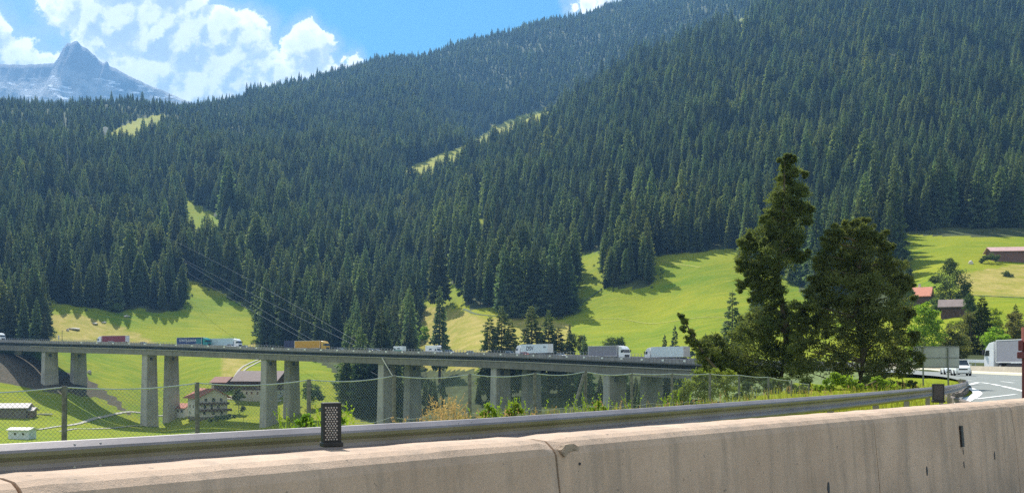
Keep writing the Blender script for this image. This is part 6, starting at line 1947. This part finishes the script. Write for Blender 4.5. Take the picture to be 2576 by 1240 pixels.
# ---- grass and weeds
def blades(name, spots, m, hrange, w, seed, lean=0.35, head=False):
    r = np.random.default_rng(seed); mb_v = []; n = len(spots)
    sp_ = np.array(spots); hh = r.uniform(hrange[0], hrange[1], n) * sp_[:, 3]
    a = r.uniform(0, 6.283, n); ld = r.uniform(0.05, lean, n)
    dx = np.cos(a); dy = np.sin(a)
    base = sp_[:, :3]
    side = np.stack([-dy, dx, np.zeros(n)], 1) * w
    mid = base + np.stack([dx * ld * 0.35 * hh, dy * ld * 0.35 * hh, hh * 0.6], 1)
    tip = base + np.stack([dx * ld * hh, dy * ld * hh, hh * (1 - 0.3 * ld)], 1)
    V = np.stack([base - side, base + side, mid + side * 0.8, mid - side * 0.8, tip], 1).reshape(-1, 3)
    fs = []
    for i in range(n):
        b = i * 5; fs.append((b, b + 1, b + 2, b + 3)); fs.append((b + 3, b + 2, b + 4))
    vl_ = [tuple(v) for v in V]
    if head:
        for i in range(n):
            t = Vector(tip[i]); mdl = Vector(mid[i]); d = (t - mdl)
            for q in range(7):
                p = mdl + d * (0.45 + 0.1 * q); s = Vector((r.normal(), r.normal(), 0.3)) * 0.028 * (1.2 - q * 0.1); b = len(vl_)
                vl_ += [tuple(p), tuple(p + s + d * 0.08), tuple(p + d * 0.14)]; fs.append((b, b + 1, b + 2))
    return new_mesh(name, vl_, fs, m)


r_ = np.random.default_rng(77)
sp1 = []; sp2 = []; sp3 = []
for _ in range(26000):
    px_ = r_.uniform(-150, 2440)
    rl = np.interp(px_, [0, 651, 1302, 1925, 2148, 2300, 2379, 2431], [7.37, 9.0, 11.5, 17.2, 21.8, 28, 35, 60])
    D = rl + 0.25 + abs(r_.normal()) * np.interp(px_, [0, 1000, 2000, 2400], [3.0, 4.5, 14, 20])
    X = XA(px_, D); z = gz(X, D)
    if D > float(edge_d(px_)) + 6: continue
    q = noise.noise(Vector((X * 0.35, D * 0.35, 0)))
    if q + r_.uniform(-0.3, 0.3) < -0.12: continue
    s = float(np.interp(px_, [0, 700, 1000, 1900, 2080, 2330, 2440], [0.3, 0.32, 0.5, 0.5, 0.5, 0.5, 0.22])) * (1 + 0.5 * q)
    if r_.uniform() < 0.93: sp1.append((X, D, z - 0.03, s))
    elif px_ > 950 and q > 0.0: sp2.append((X, D, z - 0.03, s * 1.1))
o = blades('roadside_grass', sp1, M_grass, (0.55, 1.15), 0.009, 5); tag(o, 'green roadside grass growing along the guardrail and fence', 'grass', kind='stuff')
o = blades('dry_grass', sp2, M_straw, (0.55, 1.1), 0.004, 6, 0.3, True); tag(o, 'pale seed-headed grass stalks scattered along the fence', 'grass', kind='stuff')
# tall golden grass in front of the fence right of the black reflector
sp3 = []
for _ in range(120):
    px_ = r_.normal(1125, 36); D = 19.5 + r_.normal() * 0.6
    sp3.append((XA(px_, D) , D, -0.25, 1.0 - abs(px_ - 1120) / 140))
o = blades('golden_grass', sp3, M_straw, (0.75, 1.2), 0.005, 8, 0.42, True); tag(o, 'tall golden grass clump leaning right in front of the fence', 'grass clump')
sp4 = []
for (pc, sd_, n_) in ((840, 24, 45), (735, 14, 16), (1280, 40, 45), (1500, 45, 45), (1690, 25, 25)):
    for _ in range(n_):
        px_ = r_.normal(pc, sd_); D = float(np.interp(px_, [500, 1000, 1700], [15.5, 18.5, 27])) + r_.normal() * 0.7
        sp4.append((XA(px_, D), D, -0.3, 1.0))
o = blades('tall_weeds', sp4, MATS['bright_leaves'], (0.6, 1.0), 0.012, 9, 0.35, True); tag(o, 'yellow-green weeds growing up through the fence', 'weeds', kind='stuff')
for k, (px_, yt_, D, lab) in enumerate([(1230, 1018, 19, 'leafy yellow-green weed just right of the golden grass'), (1295, 1012, 20, 'leafy yellow-green weed left of the leaning fence brace'), (1505, 1010, 24, 'leafy weed just right of the leaning fence brace'),
                                   (840, 1020, 19, 'yellowing weed right behind the black reflector'), (770, 1040, 18, 'yellowing weed at the foot of the fence post left of the black reflector')]):
    bl = [(px_ + dx, yt_ + 8 + dy, 10) for dx, dy in ((0, 0), (-14, 14), (12, 12), (-4, 26), (18, 28), (-20, 30))]
    leafy('weed', lab, 'weed', bl, D, (px_, yt_ + 60), M_bright, 26, 16, 0.055, 0.028, 90 + k, tr=0.012, spread=0.4, group='weeds by the fence', foot=-0.4)

# ------------------------------------------------------------------ air
hz_ = MB(); hz_.box((0, 4300, 1180), (15000, 9600, 2620))
hm = bpy.data.materials.new('haze_air'); hm.use_nodes = True
T = NT(hm.node_tree); T.n.clear(); out = T.add('ShaderNodeOutputMaterial'); pv = T.add('ShaderNodeVolumePrincipled')
pv.inputs['Color'].default_value = (0.24, 0.53, 1.0, 1); pv.inputs['Density'].default_value = 0.0001; pv.inputs['Anisotropy'].default_value = 0.25
T.link(pv.outputs[0], out.inputs['Volume'])
try: hm.cycles.homogeneous_volume = True
except Exception: pass
ho = hz_.build('haze', hm); tag(ho, kind='stuff')
